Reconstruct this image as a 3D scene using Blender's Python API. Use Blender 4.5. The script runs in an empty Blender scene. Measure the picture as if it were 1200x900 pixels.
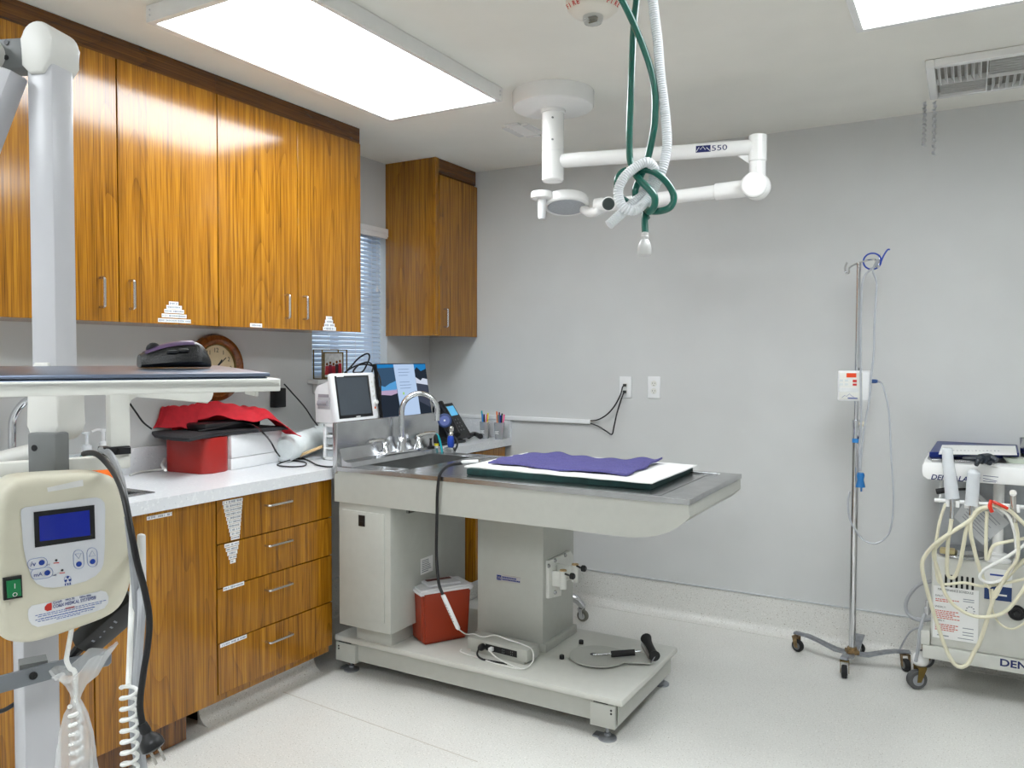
import bpy, bmesh, math, random
from mathutils import Vector, Matrix
V = Vector
S = bpy.context.scene
C = S.collection
random.seed(7)

# ---------------------------------------------------------------- camera
F_PX = 936.403
CAM = V((2.94997, -4.0933, 1.38131))
YAW, PITCH, ROLL = 0.5215205, -0.033726, 0.0032111
def _axes():
    cy, sy, cp, sp = math.cos(YAW), math.sin(YAW), math.cos(PITCH), math.sin(PITCH)
    fw = V((-sy*cp, cy*cp, sp)); rt = V((cy, sy, 0)); up = rt.cross(fw)
    c, s = math.cos(ROLL), math.sin(ROLL)
    return c*rt+s*up, -s*rt+c*up, fw
RT, UP, FW = _axes()
cd = bpy.data.cameras.new('camera'); cam = bpy.data.objects.new('camera', cd); C.objects.link(cam)
cd.sensor_width = 36; cd.sensor_fit = 'HORIZONTAL'; cd.lens = F_PX*36/1200; cd.clip_start = .02
m3 = Matrix((RT, UP, -FW)).transposed()
cam.matrix_world = Matrix.Translation(CAM) @ m3.to_4x4()
S.camera = cam
# ---------------------------------------------------------------- light and exposure
LAMP = 15.4
S.view_settings.view_transform = 'Standard'; S.view_settings.look = 'None'
S.view_settings.exposure = 0.0; S.view_settings.gamma = 1.0; S.view_settings.use_curve_mapping = False
W = bpy.data.worlds.new('world'); S.world = W; W.use_nodes = True
wn = W.node_tree.nodes; bg = wn['Background']
sky = wn.new('ShaderNodeTexSky'); sky.sky_type = 'HOSEK_WILKIE'; sky.turbidity = 4; sky.sun_direction = (.6, .3, .75)
hz_ = wn.new('ShaderNodeMix'); hz_.data_type = 'RGBA'; hz_.inputs['Factor'].default_value = .55; hz_.inputs['B'].default_value = (.80, .90, 1, 1)
W.node_tree.links.new(sky.outputs[0], hz_.inputs['A']); W.node_tree.links.new(hz_.outputs['Result'], bg.inputs[0]); bg.inputs[1].default_value = 3.2

# ---------------------------------------------------------------- pixel -> point on a real plane of the room
def ray(u, v): return FW + RT*((u-600)/F_PX) - UP*((v-450)/F_PX)
def AX(u, v, x): d = ray(u, v); return CAM + d*((x-CAM.x)/d.x)
def AY(u, v, y): d = ray(u, v); return CAM + d*((y-CAM.y)/d.y)
def AZ(u, v, z): d = ray(u, v); return CAM + d*((z-CAM.z)/d.z)
def AD(u, v, d): return CAM + ray(u, v)*d
def AP(u, v, p, n): d = ray(u, v); return CAM + d*((p-CAM).dot(n)/d.dot(n))

# ---------------------------------------------------------------- materials
def lin(c):
    c = c/255.0
    return c/12.92 if c <= .04045 else ((c+.055)/1.055)**2.4
def rgb(r, g, b): return (lin(r), lin(g), lin(b), 1)
def M(name, c, rough=.5, metal=0, var=.05, scale=30, bump=0, bscale=200, trans=0, alpha=1, emis=0, coat=0, ior=1.45, sss=0):
    m = bpy.data.materials.new(name); m.use_nodes = True
    nt = m.node_tree; N = nt.nodes; L = nt.links; b = N['Principled BSDF']
    tc = N.new('ShaderNodeTexCoord'); nz = N.new('ShaderNodeTexNoise'); nz.inputs['Scale'].default_value = scale; nz.inputs['Detail'].default_value = 3
    L.new(tc.outputs['Object'], nz.inputs['Vector'])
    cr = N.new('ShaderNodeValToRGB'); c0 = rgb(*c)
    cr.color_ramp.elements[0].position = .3; cr.color_ramp.elements[1].position = .7
    cr.color_ramp.elements[0].color = tuple(x*(1-var) for x in c0[:3])+(1,)
    cr.color_ramp.elements[1].color = tuple(min(1, x*(1+var)) for x in c0[:3])+(1,)
    L.new(nz.outputs[0], cr.inputs[0]); L.new(cr.outputs[0], b.inputs['Base Color'])
    b.inputs['Roughness'].default_value = rough; b.inputs['Metallic'].default_value = metal
    b.inputs['Transmission Weight'].default_value = trans; b.inputs['IOR'].default_value = ior; b.inputs['Alpha'].default_value = alpha
    b.inputs['Coat Weight'].default_value = coat
    if sss: b.inputs['Subsurface Weight'].default_value = sss; b.inputs['Subsurface Radius'].default_value = (.01, .01, .01)
    if emis: L.new(cr.outputs[0], b.inputs['Emission Color']); b.inputs['Emission Strength'].default_value = emis
    if bump:
        n2 = N.new('ShaderNodeTexNoise'); n2.inputs['Scale'].default_value = bscale; L.new(tc.outputs['Object'], n2.inputs['Vector'])
        bp = N.new('ShaderNodeBump'); bp.inputs['Strength'].default_value = bump; bp.inputs['Distance'].default_value = .003
        L.new(n2.outputs[0], bp.inputs['Height']); L.new(bp.outputs[0], b.inputs['Normal'])
    return m
def wood(name, stretch=(1, 1, .014), dark=(84, 48, 6), mid=(152, 99, 18), light=(190, 132, 32), rough=.15):
    m = bpy.data.materials.new(name); m.use_nodes = True
    nt = m.node_tree; N = nt.nodes; L = nt.links; b = N['Principled BSDF']
    tc = N.new('ShaderNodeTexCoord'); oi = N.new('ShaderNodeObjectInfo')
    ad = N.new('ShaderNodeVectorMath'); ad.operation = 'MULTIPLY_ADD'; ad.inputs[1].default_value = (3.1, 7.7, 5.3)
    L.new(oi.outputs['Random'], ad.inputs[0]); L.new(tc.outputs['Object'], ad.inputs[2])
    def noise(sc, mult, det, dist=0):
        mp = N.new('ShaderNodeMapping'); mp.inputs['Scale'].default_value = tuple(s*mult for s in stretch)
        L.new(ad.outputs[0], mp.inputs[0]); n = N.new('ShaderNodeTexNoise'); n.inputs['Scale'].default_value = sc
        n.inputs['Detail'].default_value = det; n.inputs['Distortion'].default_value = dist; L.new(mp.outputs[0], n.inputs['Vector']); return n
    fine = noise(1, 320, 3); med = noise(1, 70, 5, .15)
    mp = N.new('ShaderNodeMapping'); mp.inputs['Scale'].default_value = tuple(max(s, .10)*4.0 for s in stretch); L.new(ad.outputs[0], mp.inputs[0])
    broad = N.new('ShaderNodeTexNoise'); broad.inputs['Scale'].default_value = 1.0; broad.inputs['Detail'].default_value = 1.5; L.new(mp.outputs[0], broad.inputs['Vector'])
    def math_(op, a, bb):
        n = N.new('ShaderNodeMath'); n.operation = op
        for i, x in enumerate((a, bb)):
            if isinstance(x, (int, float)): n.inputs[i].default_value = x
            else: L.new(x, n.inputs[i])
        return n.outputs[0]
    rings = math_('FRACT', math_('MULTIPLY', broad.outputs[0], 26.0), 0)
    rings = math_('POWER', rings, 5.0)
    a = math_('MULTIPLY', fine.outputs[0], .62); c = math_('MULTIPLY', med.outputs[0], .48)
    s = math_('ADD', a, c); s = math_('SUBTRACT', s, math_('MULTIPLY', rings, .085)); s = math_('ADD', s, .015)
    cr = N.new('ShaderNodeValToRGB'); e = cr.color_ramp.elements
    e[0].position = .33; e[0].color = rgb(*dark); e[1].position = .74; e[1].color = rgb(*light)
    x = e.new(.55); x.color = rgb(*mid)
    L.new(s, cr.inputs[0]); L.new(cr.outputs[0], b.inputs['Base Color'])
    b.inputs['Roughness'].default_value = rough; b.inputs['IOR'].default_value = 1.58
    bp = N.new('ShaderNodeBump'); bp.inputs['Strength'].default_value = .02; bp.inputs['Distance'].default_value = .0005
    L.new(fine.outputs[0], bp.inputs['Height']); L.new(bp.outputs[0], b.inputs['Normal'])
    return m
def speckle(name, base, dark, light, sc=260, rough=.35):
    m = bpy.data.materials.new(name); m.use_nodes = True
    nt = m.node_tree; N = nt.nodes; L = nt.links; b = N['Principled BSDF']
    tc = N.new('ShaderNodeTexCoord')
    def vor(scale, lo, hi, c1, prev):
        v = N.new('ShaderNodeTexNoise'); v.inputs['Scale'].default_value = scale; v.inputs['Detail'].default_value = 1; L.new(tc.outputs['Object'], v.inputs['Vector'])
        r = N.new('ShaderNodeMapRange'); r.inputs[1].default_value = lo; r.inputs[2].default_value = hi; L.new(v.outputs[0], r.inputs[0])
        mx = N.new('ShaderNodeMix'); mx.data_type = 'RGBA'; L.new(r.outputs[0], mx.inputs['Factor'])
        if isinstance(prev, tuple): mx.inputs['A'].default_value = prev
        else: L.new(prev, mx.inputs['A'])
        mx.inputs['B'].default_value = c1; return mx.outputs['Result']
    o = vor(3, .35, .7, rgb(*[x-5 for x in base]), rgb(*base))
    o = vor(sc*.8, .6, .68, rgb(*light), o); o = vor(sc, .66, .72, rgb(*dark), o)
    L.new(o, b.inputs['Base Color']); b.inputs['Roughness'].default_value = rough
    return m
wall_m = M('painted wall', (206, 207, 206), .55, var=.02, scale=4, bump=.05, bscale=260)
ceil_m = M('painted ceiling', (236, 234, 226), .8, var=.02, scale=4, bump=.05, bscale=200)
floor_m = speckle('speckled vinyl sheet', (220, 219, 214), (150, 140, 126), (236, 234, 229), 200, .33)
alu = M('brushed aluminium', (200, 202, 205), .3, 1, var=.05)
teak = wood('teak laminate')
teakh = wood('teak laminate horizontal grain', (1, .014, 1), dark=(46, 22, 4), mid=(96, 56, 12), light=(124, 74, 20))
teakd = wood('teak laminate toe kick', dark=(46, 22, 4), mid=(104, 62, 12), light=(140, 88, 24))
steel = M('satin stainless steel', (190, 191, 192), .26, 1, var=.1, scale=14)
chrome = M('polished chrome', (212, 213, 216), .09, 1, var=.02)
nickel = M('satin nickel', (205, 202, 196), .25, 1)
beige = M('beige powder coat', (182, 183, 176), .42, var=.02, bump=.05, bscale=500)
beige2 = M('ivory enamel', (204, 204, 197), .4, var=.02)
counter_m = speckle('white speckled laminate', (222, 224, 227), (208, 210, 214), (229, 231, 233), 90, .3)
white = M('white plastic', (232, 233, 234), .35, var=.02)
offw = M('off white plastic', (222, 222, 216), .4, var=.02)
standm = M('stand enamel', (194, 194, 198), .3, var=.01)
whitem = M('white enamel metal', (236, 236, 234), .25, var=.01)
cream = M('cream plastic shell', (222, 217, 198), .35, var=.02)
greyp = M('grey plastic', (112, 114, 114), .45, var=.04)
blackp = M('black plastic', (22, 22, 24), .4, var=.1)
rubber = M('black rubber', (30, 30, 31), .7, var=.1)
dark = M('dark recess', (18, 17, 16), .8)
redp = M('red plastic', (160, 36, 30), .3, var=.03)
sharpsred = M('sharps bin red plastic', (150, 50, 22), .35, var=.05, scale=6)
redcloth = M('red cloth', (190, 28, 42), .75, var=.1, scale=40, bump=.4, bscale=500)
blackmat = M('black padded mat', (38, 38, 41), .8, var=.1, bump=.3, bscale=400)
greenmat = M('dark green mat', (14, 52, 50), .7, var=.2, bump=.4, bscale=300)
padw = M('white absorbent pad', (240, 240, 238), .85, var=.02, bump=.3, bscale=160)
towel = M('purple terry towel', (92, 88, 146), .95, var=.25, scale=220, bump=1.0, bscale=420)
labelw = M('white label tape', (236, 236, 234), .4, var=.01)
ink = M('black ink', (40, 40, 44), .6)
inkb = M('blue ink', (36, 62, 140), .6)
navy = M('navy ink', (22, 34, 92), .5)
inkr = M('red ink', (200, 50, 40), .6)
screen_blue = M('blue display glass', (8, 26, 120), .2, emis=.5, var=.05)
screen_grey = M('dark display glass', (66, 73, 80), .18, var=.05, scale=6)
greenhose = M('dark green hose', (10, 92, 78), .3, var=.08, coat=.4)
whosem = M('translucent white hose', (226, 229, 232), .35, var=.02, sss=.15)
creamhose = M('cream tubing', (222, 217, 192), .35, var=.04)
whitecord = M('white cord', (232, 232, 228), .4)
greycord = M('grey cord', (168, 170, 174), .4)
blackcord = M('black cord', (20, 20, 22), .45)
clearp = M('clear plastic', (235, 240, 242), .12, trans=.85, var=0, ior=1.3)
frost = M('frosted plastic', (238, 242, 246), .35, alpha=.6, var=.02)
glass = M('window glass', (240, 246, 250), .02, trans=1, var=0, ior=1.1)
bagm = M('thin plastic bag', (225, 226, 226), .3, alpha=.38, var=.03, bump=.6, bscale=25)
bluep = M('blue plastic', (24, 66, 170), .35)
lblue = M('light blue plastic', (58, 140, 214), .35)
teal = M('teal plastic', (20, 160, 170), .4)
orange = M('orange plastic', (232, 110, 26), .45)
greenp = M('green rocker switch', (20, 120, 70), .3, emis=.05)
purplep = M('purple mouse shell', (84, 62, 98), .3, metal=.3)
laptopm = M('slate blue laptop lid', (112, 122, 142), .3, metal=.75, var=.02)
rust = M('rusty chrome', (142, 118, 84), .5, .7, var=.35, scale=60)
galv = M('grey cast metal', (150, 153, 158), .4, .7, var=.15, scale=50)
clockwood = wood('turned clock wood', (1, 1, 1), dark=(80, 40, 14), mid=(128, 72, 28), light=(150, 90, 40))
dialm = M('clock dial', (226, 208, 168), .5, var=.03)
brass = M('antique brass', (124, 104, 60), .4, 1)
photo_red = M('photo print red', (180, 40, 50), .4, var=.3, scale=200)
cardboard = M('pale wood stick', (208, 178, 132), .7, var=.08, scale=60)
yellow = M('yellow plastic', (236, 220, 40), .4); pink = M('pink plastic', (236, 84, 140), .4); maroon = M('maroon plastic', (130, 20, 50), .4)
redpen = M('red pen plastic', (220, 50, 36), .4); greenpen = M('green pen plastic', (40, 150, 70), .4)
glove = M('dark glove rubber', (40, 46, 54), .5, var=.2)
lensgrey = M('grey lamp lens', (176, 180, 184), .25, var=.06, scale=120)
mat_blind = None
def blind():
    m = bpy.data.materials.new('pale blind slat'); m.use_nodes = True
    nt = m.node_tree; N = nt.nodes; L = nt.links; b = N['Principled BSDF']
    b.inputs['Base Color'].default_value = rgb(222, 232, 242); b.inputs['Roughness'].default_value = .5
    t = N.new('ShaderNodeBsdfTranslucent'); t.inputs[0].default_value = rgb(206, 224, 244)
    mx = N.new('ShaderNodeMixShader'); mx.inputs[0].default_value = .22
    L.new(b.outputs[0], mx.inputs[1]); L.new(t.outputs[0], mx.inputs[2]); L.new(mx.outputs[0], N['Material Output'].inputs[0])
    return m
blind_m = blind()
def emitter(name, c, s):
    m = bpy.data.materials.new(name); m.use_nodes = True; nt = m.node_tree
    e = nt.nodes.new('ShaderNodeEmission'); e.inputs[0].default_value = rgb(*c); e.inputs[1].default_value = s
    nt.links.new(e.outputs[0], nt.nodes['Material Output'].inputs[0]); return m
panel_m = emitter('light panel diffuser', (245, 251, 255), LAMP)
scr = {k: emitter('screen ' + k, c, .9) for k, c in dict(page=(190, 214, 246), sky=(40, 130, 196), dusk=(60, 88, 116), band=(92, 164, 222), rose=(190, 168, 200), rock=(42, 50, 62), rock2=(70, 76, 92), snow=(214, 222, 240), teal=(20, 140, 180), text=(120, 140, 176), green=(170, 220, 110)).items()}

# ---------------------------------------------------------------- mesh helpers
def new(): return bmesh.new()
I3 = (V((1, 0, 0)), V((0, 1, 0)), V((0, 0, 1)))
def box(bm, lo, hi, bev=0, seg=2):
    lo, hi = V(lo), V(hi); return obox(bm, (lo+hi)/2, hi-lo, I3, bev, seg)
def obox(bm, c, s, ax=I3, bev=0, seg=2):
    vs = []
    for k in (-1, 1):
        for j in (-1, 1):
            for i in (-1, 1): vs.append(bm.verts.new(V(c)+ax[0]*(i*s[0]/2)+ax[1]*(j*s[1]/2)+ax[2]*(k*s[2]/2)))
    fs = [bm.faces.new([vs[i] for i in q]) for q in ((0, 2, 3, 1), (4, 5, 7, 6), (0, 1, 5, 4), (2, 6, 7, 3), (0, 4, 6, 2), (1, 3, 7, 5))]
    if bev: bevel(bm, fs, bev, seg)
    return fs
def bevel(bm, fs, w, seg=2):
    es = list({e for f in fs for e in f.edges})
    bmesh.ops.bevel(bm, geom=es, offset=w, segments=seg, affect='EDGES', profile=.5)
def prism(bm, pts, ext, bev=0, seg=2):
    ext = V(ext); a = [bm.verts.new(V(p)) for p in pts]; b = [bm.verts.new(V(p)+ext) for p in pts]; n = len(a)
    fs = [bm.faces.new(a), bm.faces.new(b[::-1])]
    sides = [bm.faces.new((a[i], b[i], b[(i+1) % n], a[(i+1) % n])) for i in range(n)]
    if bev:
        es = list({e for f in fs for e in f.edges}); bmesh.ops.bevel(bm, geom=es, offset=bev, segments=seg, affect='EDGES', profile=.5)
    bmesh.ops.recalc_face_normals(bm, faces=bm.faces[:])
    return fs
def poly(bm, pts): return bm.faces.new([bm.verts.new(V(p)) for p in pts])
def frame(d, hint=None):
    d = V(d).normalized(); h = V((0, 0, 1)) if abs(d.z) < .9 else V((1, 0, 0))
    if hint is not None: h = V(hint)
    a = d.cross(h).normalized(); return a, d.cross(a).normalized()
def ring(bm, c, a, b, r, n): return [bm.verts.new(c+a*(math.cos(t)*r)+b*(math.sin(t)*r)) for t in [2*math.pi*i/n for i in range(n)]]
def skin(bm, rs, cap=True, closed=False):
    n = len(rs[0]); pairs = list(zip(rs, rs[1:]))
    if closed: pairs.append((rs[-1], rs[0]))
    for r0, r1 in pairs:
        for i in range(n): bm.faces.new((r0[i], r0[(i+1) % n], r1[(i+1) % n], r1[i]))
    if cap and not closed: bm.faces.new(rs[0][::-1]); bm.faces.new(rs[-1])
def cyl(bm, p0, p1, r0, r1=None, n=16):
    p0, p1 = V(p0), V(p1); r1 = r0 if r1 is None else r1; a, b = frame(p1-p0)
    skin(bm, [ring(bm, p0, a, b, r0, n), ring(bm, p1, a, b, r1, n)])
def lathe(bm, p, prof, axis=(0, 0, 1), n=24, cap=True):
    p = V(p); d = V(axis).normalized(); a, b = frame(d)
    skin(bm, [ring(bm, p+d*h, a, b, max(r, 1e-4), n) for r, h in prof], cap)
def spline(pts, k=8):
    pts = [V(p) for p in pts]
    if len(pts) < 3: return pts
    out = []; P = [pts[0]*2-pts[1]]+pts+[pts[-1]*2-pts[-2]]
    for i in range(1, len(P)-2):
        p0, p1, p2, p3 = P[i-1:i+3]
        for j in range(k):
            t = j/k; out.append(.5*((2*p1)+(p2-p0)*t+(2*p0-5*p1+4*p2-p3)*t*t+(3*p1-p0-3*p2+p3)*t**3))
    out.append(pts[-1]); return out
def tube(bm, pts, r, n=8, k=8, smooth=True, cap=True):
    P = spline(pts, k) if smooth else [V(p) for p in pts]
    rs = []; a = None
    for i, p in enumerate(P):
        d = (P[min(i+1, len(P)-1)]-P[max(i-1, 0)])
        if d.length < 1e-9: continue
        d.normalize()
        if a is None: a, _ = frame(d)
        a = (a-d*a.dot(d)).normalized(); b = d.cross(a)
        rr = r(i/(len(P)-1)) if callable(r) else r
        rs.append(ring(bm, p, a, b, rr, n))
    skin(bm, rs, cap)
def resample(P, step):
    out = [P[0]]; acc = 0
    for a, b in zip(P, P[1:]):
        L = (b-a).length; t = step-acc
        while t <= L: out.append(a.lerp(b, t/L)); t += step
        acc = (acc+L) % step
    return out
def corrugated(bm, pts, r, pitch=.006, amp=.12, n=14):
    P = resample(spline(pts, 24), pitch/4); rs = []; a = None
    for i, p in enumerate(P):
        d = (P[min(i+2, len(P)-1)]-P[max(i-2, 0)]).normalized()
        if a is None: a, _ = frame(d)
        a = (a-d*a.dot(d)).normalized(); b = d.cross(a)
        rs.append(ring(bm, p, a, b, r*(1+amp*(.5-.5*math.cos(i*math.pi/2))-amp/2), n))
    skin(bm, rs)
def helix(p0, p1, R, turns, k=12, taper=None):
    p0, p1 = V(p0), V(p1); a, b = frame(p1-p0); n = int(turns*k)
    return [p0.lerp(p1, i/n)+(a*math.cos(2*math.pi*i/k)+b*math.sin(2*math.pi*i/k))*R for i in range(n+1)]
def sphere(bm, c, r, sx=1, sy=1, sz=1, u=20, v=12):
    mt = Matrix.Translation(V(c)) @ Matrix.Diagonal((r*sx, r*sy, r*sz, 1)); bmesh.ops.create_uvsphere(bm, u_segments=u, v_segments=v, radius=1, matrix=mt)
def rrect(P, u, v, w, h, r, k=5):
    out = []
    for cx, cy, a0 in ((w/2-r, h/2-r, 0), (-w/2+r, h/2-r, 90), (-w/2+r, -h/2+r, 180), (w/2-r, -h/2+r, 270)):
        for i in range(k+1):
            t = math.radians(a0+90*i/k); out.append(V(P)+u*(cx+r*math.cos(t))+v*(cy+r*math.sin(t)))
    return out

# ---------------------------------------------------------------- object helpers
def wm(o):
    m = o.matrix_basis.copy()
    while o.parent: o = o.parent; m = o.matrix_basis @ m
    return m
def tag(o, label=None, cat=None, group=None, kind=None):
    for k, v in (('label', label), ('category', cat), ('group', group), ('kind', kind)):
        if v: o[k] = v
    return o
def thing(name, label, cat, loc=(0, 0, 0), group=None):
    o = bpy.data.objects.new(name, None); C.objects.link(o); o.location = V(loc); o.empty_display_size = .05
    return tag(o, label, cat, group)
def mk(name, bm, mat, parent=None, smooth=True, label=None):
    bmesh.ops.recalc_face_normals(bm, faces=bm.faces[:])
    me = bpy.data.meshes.new(name)
    if parent: bm.transform(wm(parent).inverted())
    bm.to_mesh(me); bm.free()
    for x in (mat if isinstance(mat, (list, tuple)) else [mat]): me.materials.append(x)
    o = bpy.data.objects.new(name, me); C.objects.link(o)
    if parent: o.parent = parent
    if smooth:
        for p in me.polygons: p.use_smooth = True
        try: me.set_sharp_from_angle(angle=math.radians(38))
        except Exception: pass
    if label: o['label'] = label
    return o
def solo(name, bm, mat, label, cat, group=None, kind=None, smooth=True):
    xs = [v.co for v in bm.verts]; lo = V([min(c[i] for c in xs) for i in range(3)]); hi = V([max(c[i] for c in xs) for i in range(3)])
    b = V(((lo.x+hi.x)/2, (lo.y+hi.y)/2, lo.z)); bm.transform(Matrix.Translation(-b))
    o = mk(name, bm, mat, None, smooth); o.location = b; return tag(o, label, cat, group, kind)
def struct(name, bm, mat, parent=None, smooth=False):
    o = mk(name, bm, mat, parent, smooth)
    if not parent: o['kind'] = 'structure'
    return o
def text(name, s, P, u, v, size, mat, parent, w=None, thick=.0004, shear=0, label=None, bold=0):
    cu = bpy.data.curves.new('t', 'FONT'); cu.body = s; cu.offset = size*bold; cu.size = size; cu.extrude = thick/2; cu.shear = shear; cu.resolution_u = 3
    o = bpy.data.objects.new('t', cu); C.objects.link(o); dg = bpy.context.evaluated_depsgraph_get()
    me = bpy.data.meshes.new_from_object(o.evaluated_get(dg)); bpy.data.objects.remove(o)
    bm = bmesh.new(); bm.from_mesh(me); bpy.data.meshes.remove(me)
    if w:
        xs = [q.co.x for q in bm.verts]; k = w/(max(xs)-min(xs)); x0 = min(xs)
        for q in bm.verts: q.co.x = (q.co.x-x0)*k
    u, v = V(u).normalized(), V(v).normalized(); n = u.cross(v)
    mt = Matrix((u, v, n)).transposed().to_4x4(); mt.translation = V(P)+n*.0005; bm.transform(mt)
    return mk(name, bm, mat, parent, False, label)
def copy_tree(o, parent=None):
    c = o.copy(); C.objects.link(c)
    if parent: c.parent = parent
    for ch in list(o.children): copy_tree(ch, c)
    return c

# ================================================================ SETTING
H = 2.49; XR, YF = 4.7, -5.9
WY0, WY1, WZ0, WZ1 = -1.03, -.42, 1.262, 2.115          # window opening in the left wall
bm = new(); box(bm, (-.15, YF-.1, -.1), (XR+.1, .15, 0)); struct('floor', bm, floor_m)
bm = new(); box(bm, (-.15, YF-.1, H), (XR+.1, .15, H+.1)); struct('ceiling', bm, ceil_m)
bm = new(); box(bm, (-.15, 0, 0), (XR+.1, .15, H)); struct('wall_back', bm, wall_m)
bm = new()
for lo, hi in (((-.15, YF, 0), (0, 0, WZ0)), ((-.15, YF, WZ1), (0, 0, H)), ((-.15, YF, WZ0), (0, WY0, WZ1)), ((-.15, WY1, WZ0), (0, 0, WZ1))): box(bm, lo, hi)
struct('wall_left', bm, wall_m)
bm = new(); box(bm, (XR, YF, 0), (XR+.1, 0, H)); struct('wall_right', bm, wall_m)
bm = new(); box(bm, (-.15, YF-.1, 0), (XR+.1, YF, H)); struct('wall_front', bm, wall_m)
def cove(p0, p1, nrm, h, r=.05, t=.006):
    p0, p1, nrm = V(p0), V(p1), V(nrm); prof = [(0, h), (t, h)]+[(t+r-r*math.cos(a), r-r*math.sin(a)+.0015) for a in [math.radians(x) for x in range(0, 91, 10)]]+[(t+r, 0), (0, 0)]
    bm = new(); prism(bm, [p0+nrm*x+V((0, 0, z)) for x, z in prof], p1-p0); return bm
bm = cove((0, 0, 0), (XR, 0, 0), (0, -1, 0), .185); struct('baseboard_back', bm, floor_m, None, True)
bm = new(); box(bm, (0, -.011, .183), (XR, 0, .189)); trim_m = M('trim strip aluminium', (206, 209, 212), .4, .35); struct('trim_1', bm, trim_m)
bm = cove((0, -1.5, 0), (0, -.36, 0), (1, 0, 0), .185); struct('baseboard_left', bm, floor_m, None, True)
bm = new(); box(bm, (0, -1.5, .183), (.011, -.36, .189)); struct('trim_2', bm, trim_m)
# thin welded seam of the floor sheet
bm = new(); a, b = AZ(318, 806, .0), AZ(560, 893, .0); d = (b-a).normalized(); obox(bm, (a+b)/2, ((b-a).length, .003, .0012), (d, V((-d.y, d.x, 0)), V((0, 0, 1)))); struct('trim_3', bm, M('vinyl weld seam', (188, 180, 168), .5))

# window: frame, panes, stool, blind
bm = new()
for y0, y1 in ((WY0, WY0+.035), (WY1-.035, WY1), (-.74, -.71)): box(bm, (-.145, y0, WZ0), (-.11, y1, WZ1))
for z0, z1 in ((WZ0, WZ0+.035), (WZ1-.035, WZ1), (1.67, 1.70)): box(bm, (-.144, WY0, z0), (-.111, WY1, z1))
wf = struct('window_1', bm, white)
for y0, y1 in ((WY0+.035, -.74), (-.71, WY1-.035)):
    for z0, z1 in ((WZ0+.035, 1.67), (1.70, WZ1-.035)):
        bm = new(); box(bm, (-.13, y0, z0), (-.126, y1, z1)); mk('pane', bm, glass, wf)
bm = new(); box(bm, (-.11, WY0-.035, WZ0-.022), (.075, WY1+.03, WZ0), .006); box(bm, (0, WY0-.0, WZ0-.075), (.03, WY1+.0, WZ0-.022), .004)
struct('trim_4', bm, whitem)
vb = thing('window_blind', 'white slatted mini blind closed over the window on the left wall', 'blind', (-.05, (WY0+WY1)/2, WZ0))
n = 34; z0, z1 = WZ0+.03, 2.065
for i in range(n):
    z = z0+(z1-z0)*i/(n-1); t = math.radians(52); bm = new()
    ax = (V((math.cos(t), 0, -math.sin(t))), V((0, 1, 0)), V((math.sin(t), 0, math.cos(t))))
    rs = []
    prof = [(-.0135, 0), (-.006, .002), (.0, .0028), (.006, .002), (.0135, 0)]
    up = [V((-.05, WY0+.006, z))+ax[0]*x+ax[2]*q for x, q in prof]; lo = [p-ax[2]*.0006 for p in up[::-1]]
    prism(bm, up+lo, V((0, WY1-WY0-.012, 0))); mk('slat', bm, blind_m, vb)
bm = new(); box(bm, (-.064, WY0+.004, WZ0+.002), (-.036, WY1-.004, WZ0+.018), .003); mk('bottom_rail', bm, white, vb)
bm = new(); box(bm, (-.085, WY0-.004+.006, 2.068), (.02, WY1-.004, 2.112), .004); mk('headrail', bm, white, vb)
bm = new(); box(bm, (.02, WY0-.02, 2.056), (.03, WY1-.028, 2.112), .004); box(bm, (.0301, WY0-.02, 2.084), (.034, WY1-.028, 2.112), .0015); mk('valance', bm, white, vb)
for y in (WY0+.16, -.655, WY1-.09):
    bm = new(); tube(bm, [(-.036, y, WZ0+.02), (-.036, y, 2.07)], .0012, 6, smooth=False); mk('ladder_cord', bm, white, vb)
p = AX(442, 335, -.01); bm = new(); tube(bm, [(p.x, p.y, 2.06), p], .0012, 6, smooth=False); lathe(bm, p-V((0, 0, .035)), [(.003, 0), (.008, .004), (.007, .02), (.003, .035)], n=10); mk('lift_cord', bm, white, vb)

# ================================================================ CABINETS
def strips(parent, L, X, horizontal=True):
    # L: pixel boxes of label tapes on a door face at depth X
    for (u0, v0, u1, v1) in L:
        a, b = AX(u0, v0, X), AX(u1, v1, X); bm = new()
        y0, y1 = a.y, b.y; zc = (a.z+b.z)/2; h = abs(AX(u0, v0, X).z-AX(u0, v0+4.4, X).z)
        box(bm, (X, y0, zc-h/2), (X+.0006, y1, zc+h/2)); nf = len(bm.faces)
        y = y0+.003
        while y < y1-.004:
            w = random.choice((.0022, .003, .004, .0014)); hh = h*random.uniform(.18, .3)
            if random.random() > .14: box(bm, (X+.0006, y, zc-hh), (X+.0009, min(y+w, y1-.002), zc+hh))
            y += w+.0016
        bm.faces.ensure_lookup_table()
        for i, f in enumerate(bm.faces): f.material_index = 0 if i < nf else 1
        mk('label_strip', bm, [labelw, M_ink], parent, False)
M_ink = M('label print', (136, 140, 148), .6)
def pull(parent, a, b, out=.028, r=.0048, mat=nickel):
    a, b = V(a), V(b); o = V((out, 0, 0)); d = (b-a).normalized()*.010; bm = new()
    tube(bm, [a, a+o*.6, a+o*.92+d*.25, a+o+d, (a+b)/2+o, b+o-d, b+o*.92-d*.25, b+o*.6, b], r, 8, 5); return mk('handle', bm, mat, parent)
XU = .3546; ZB, ZT = 1.50, 2.418
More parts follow.
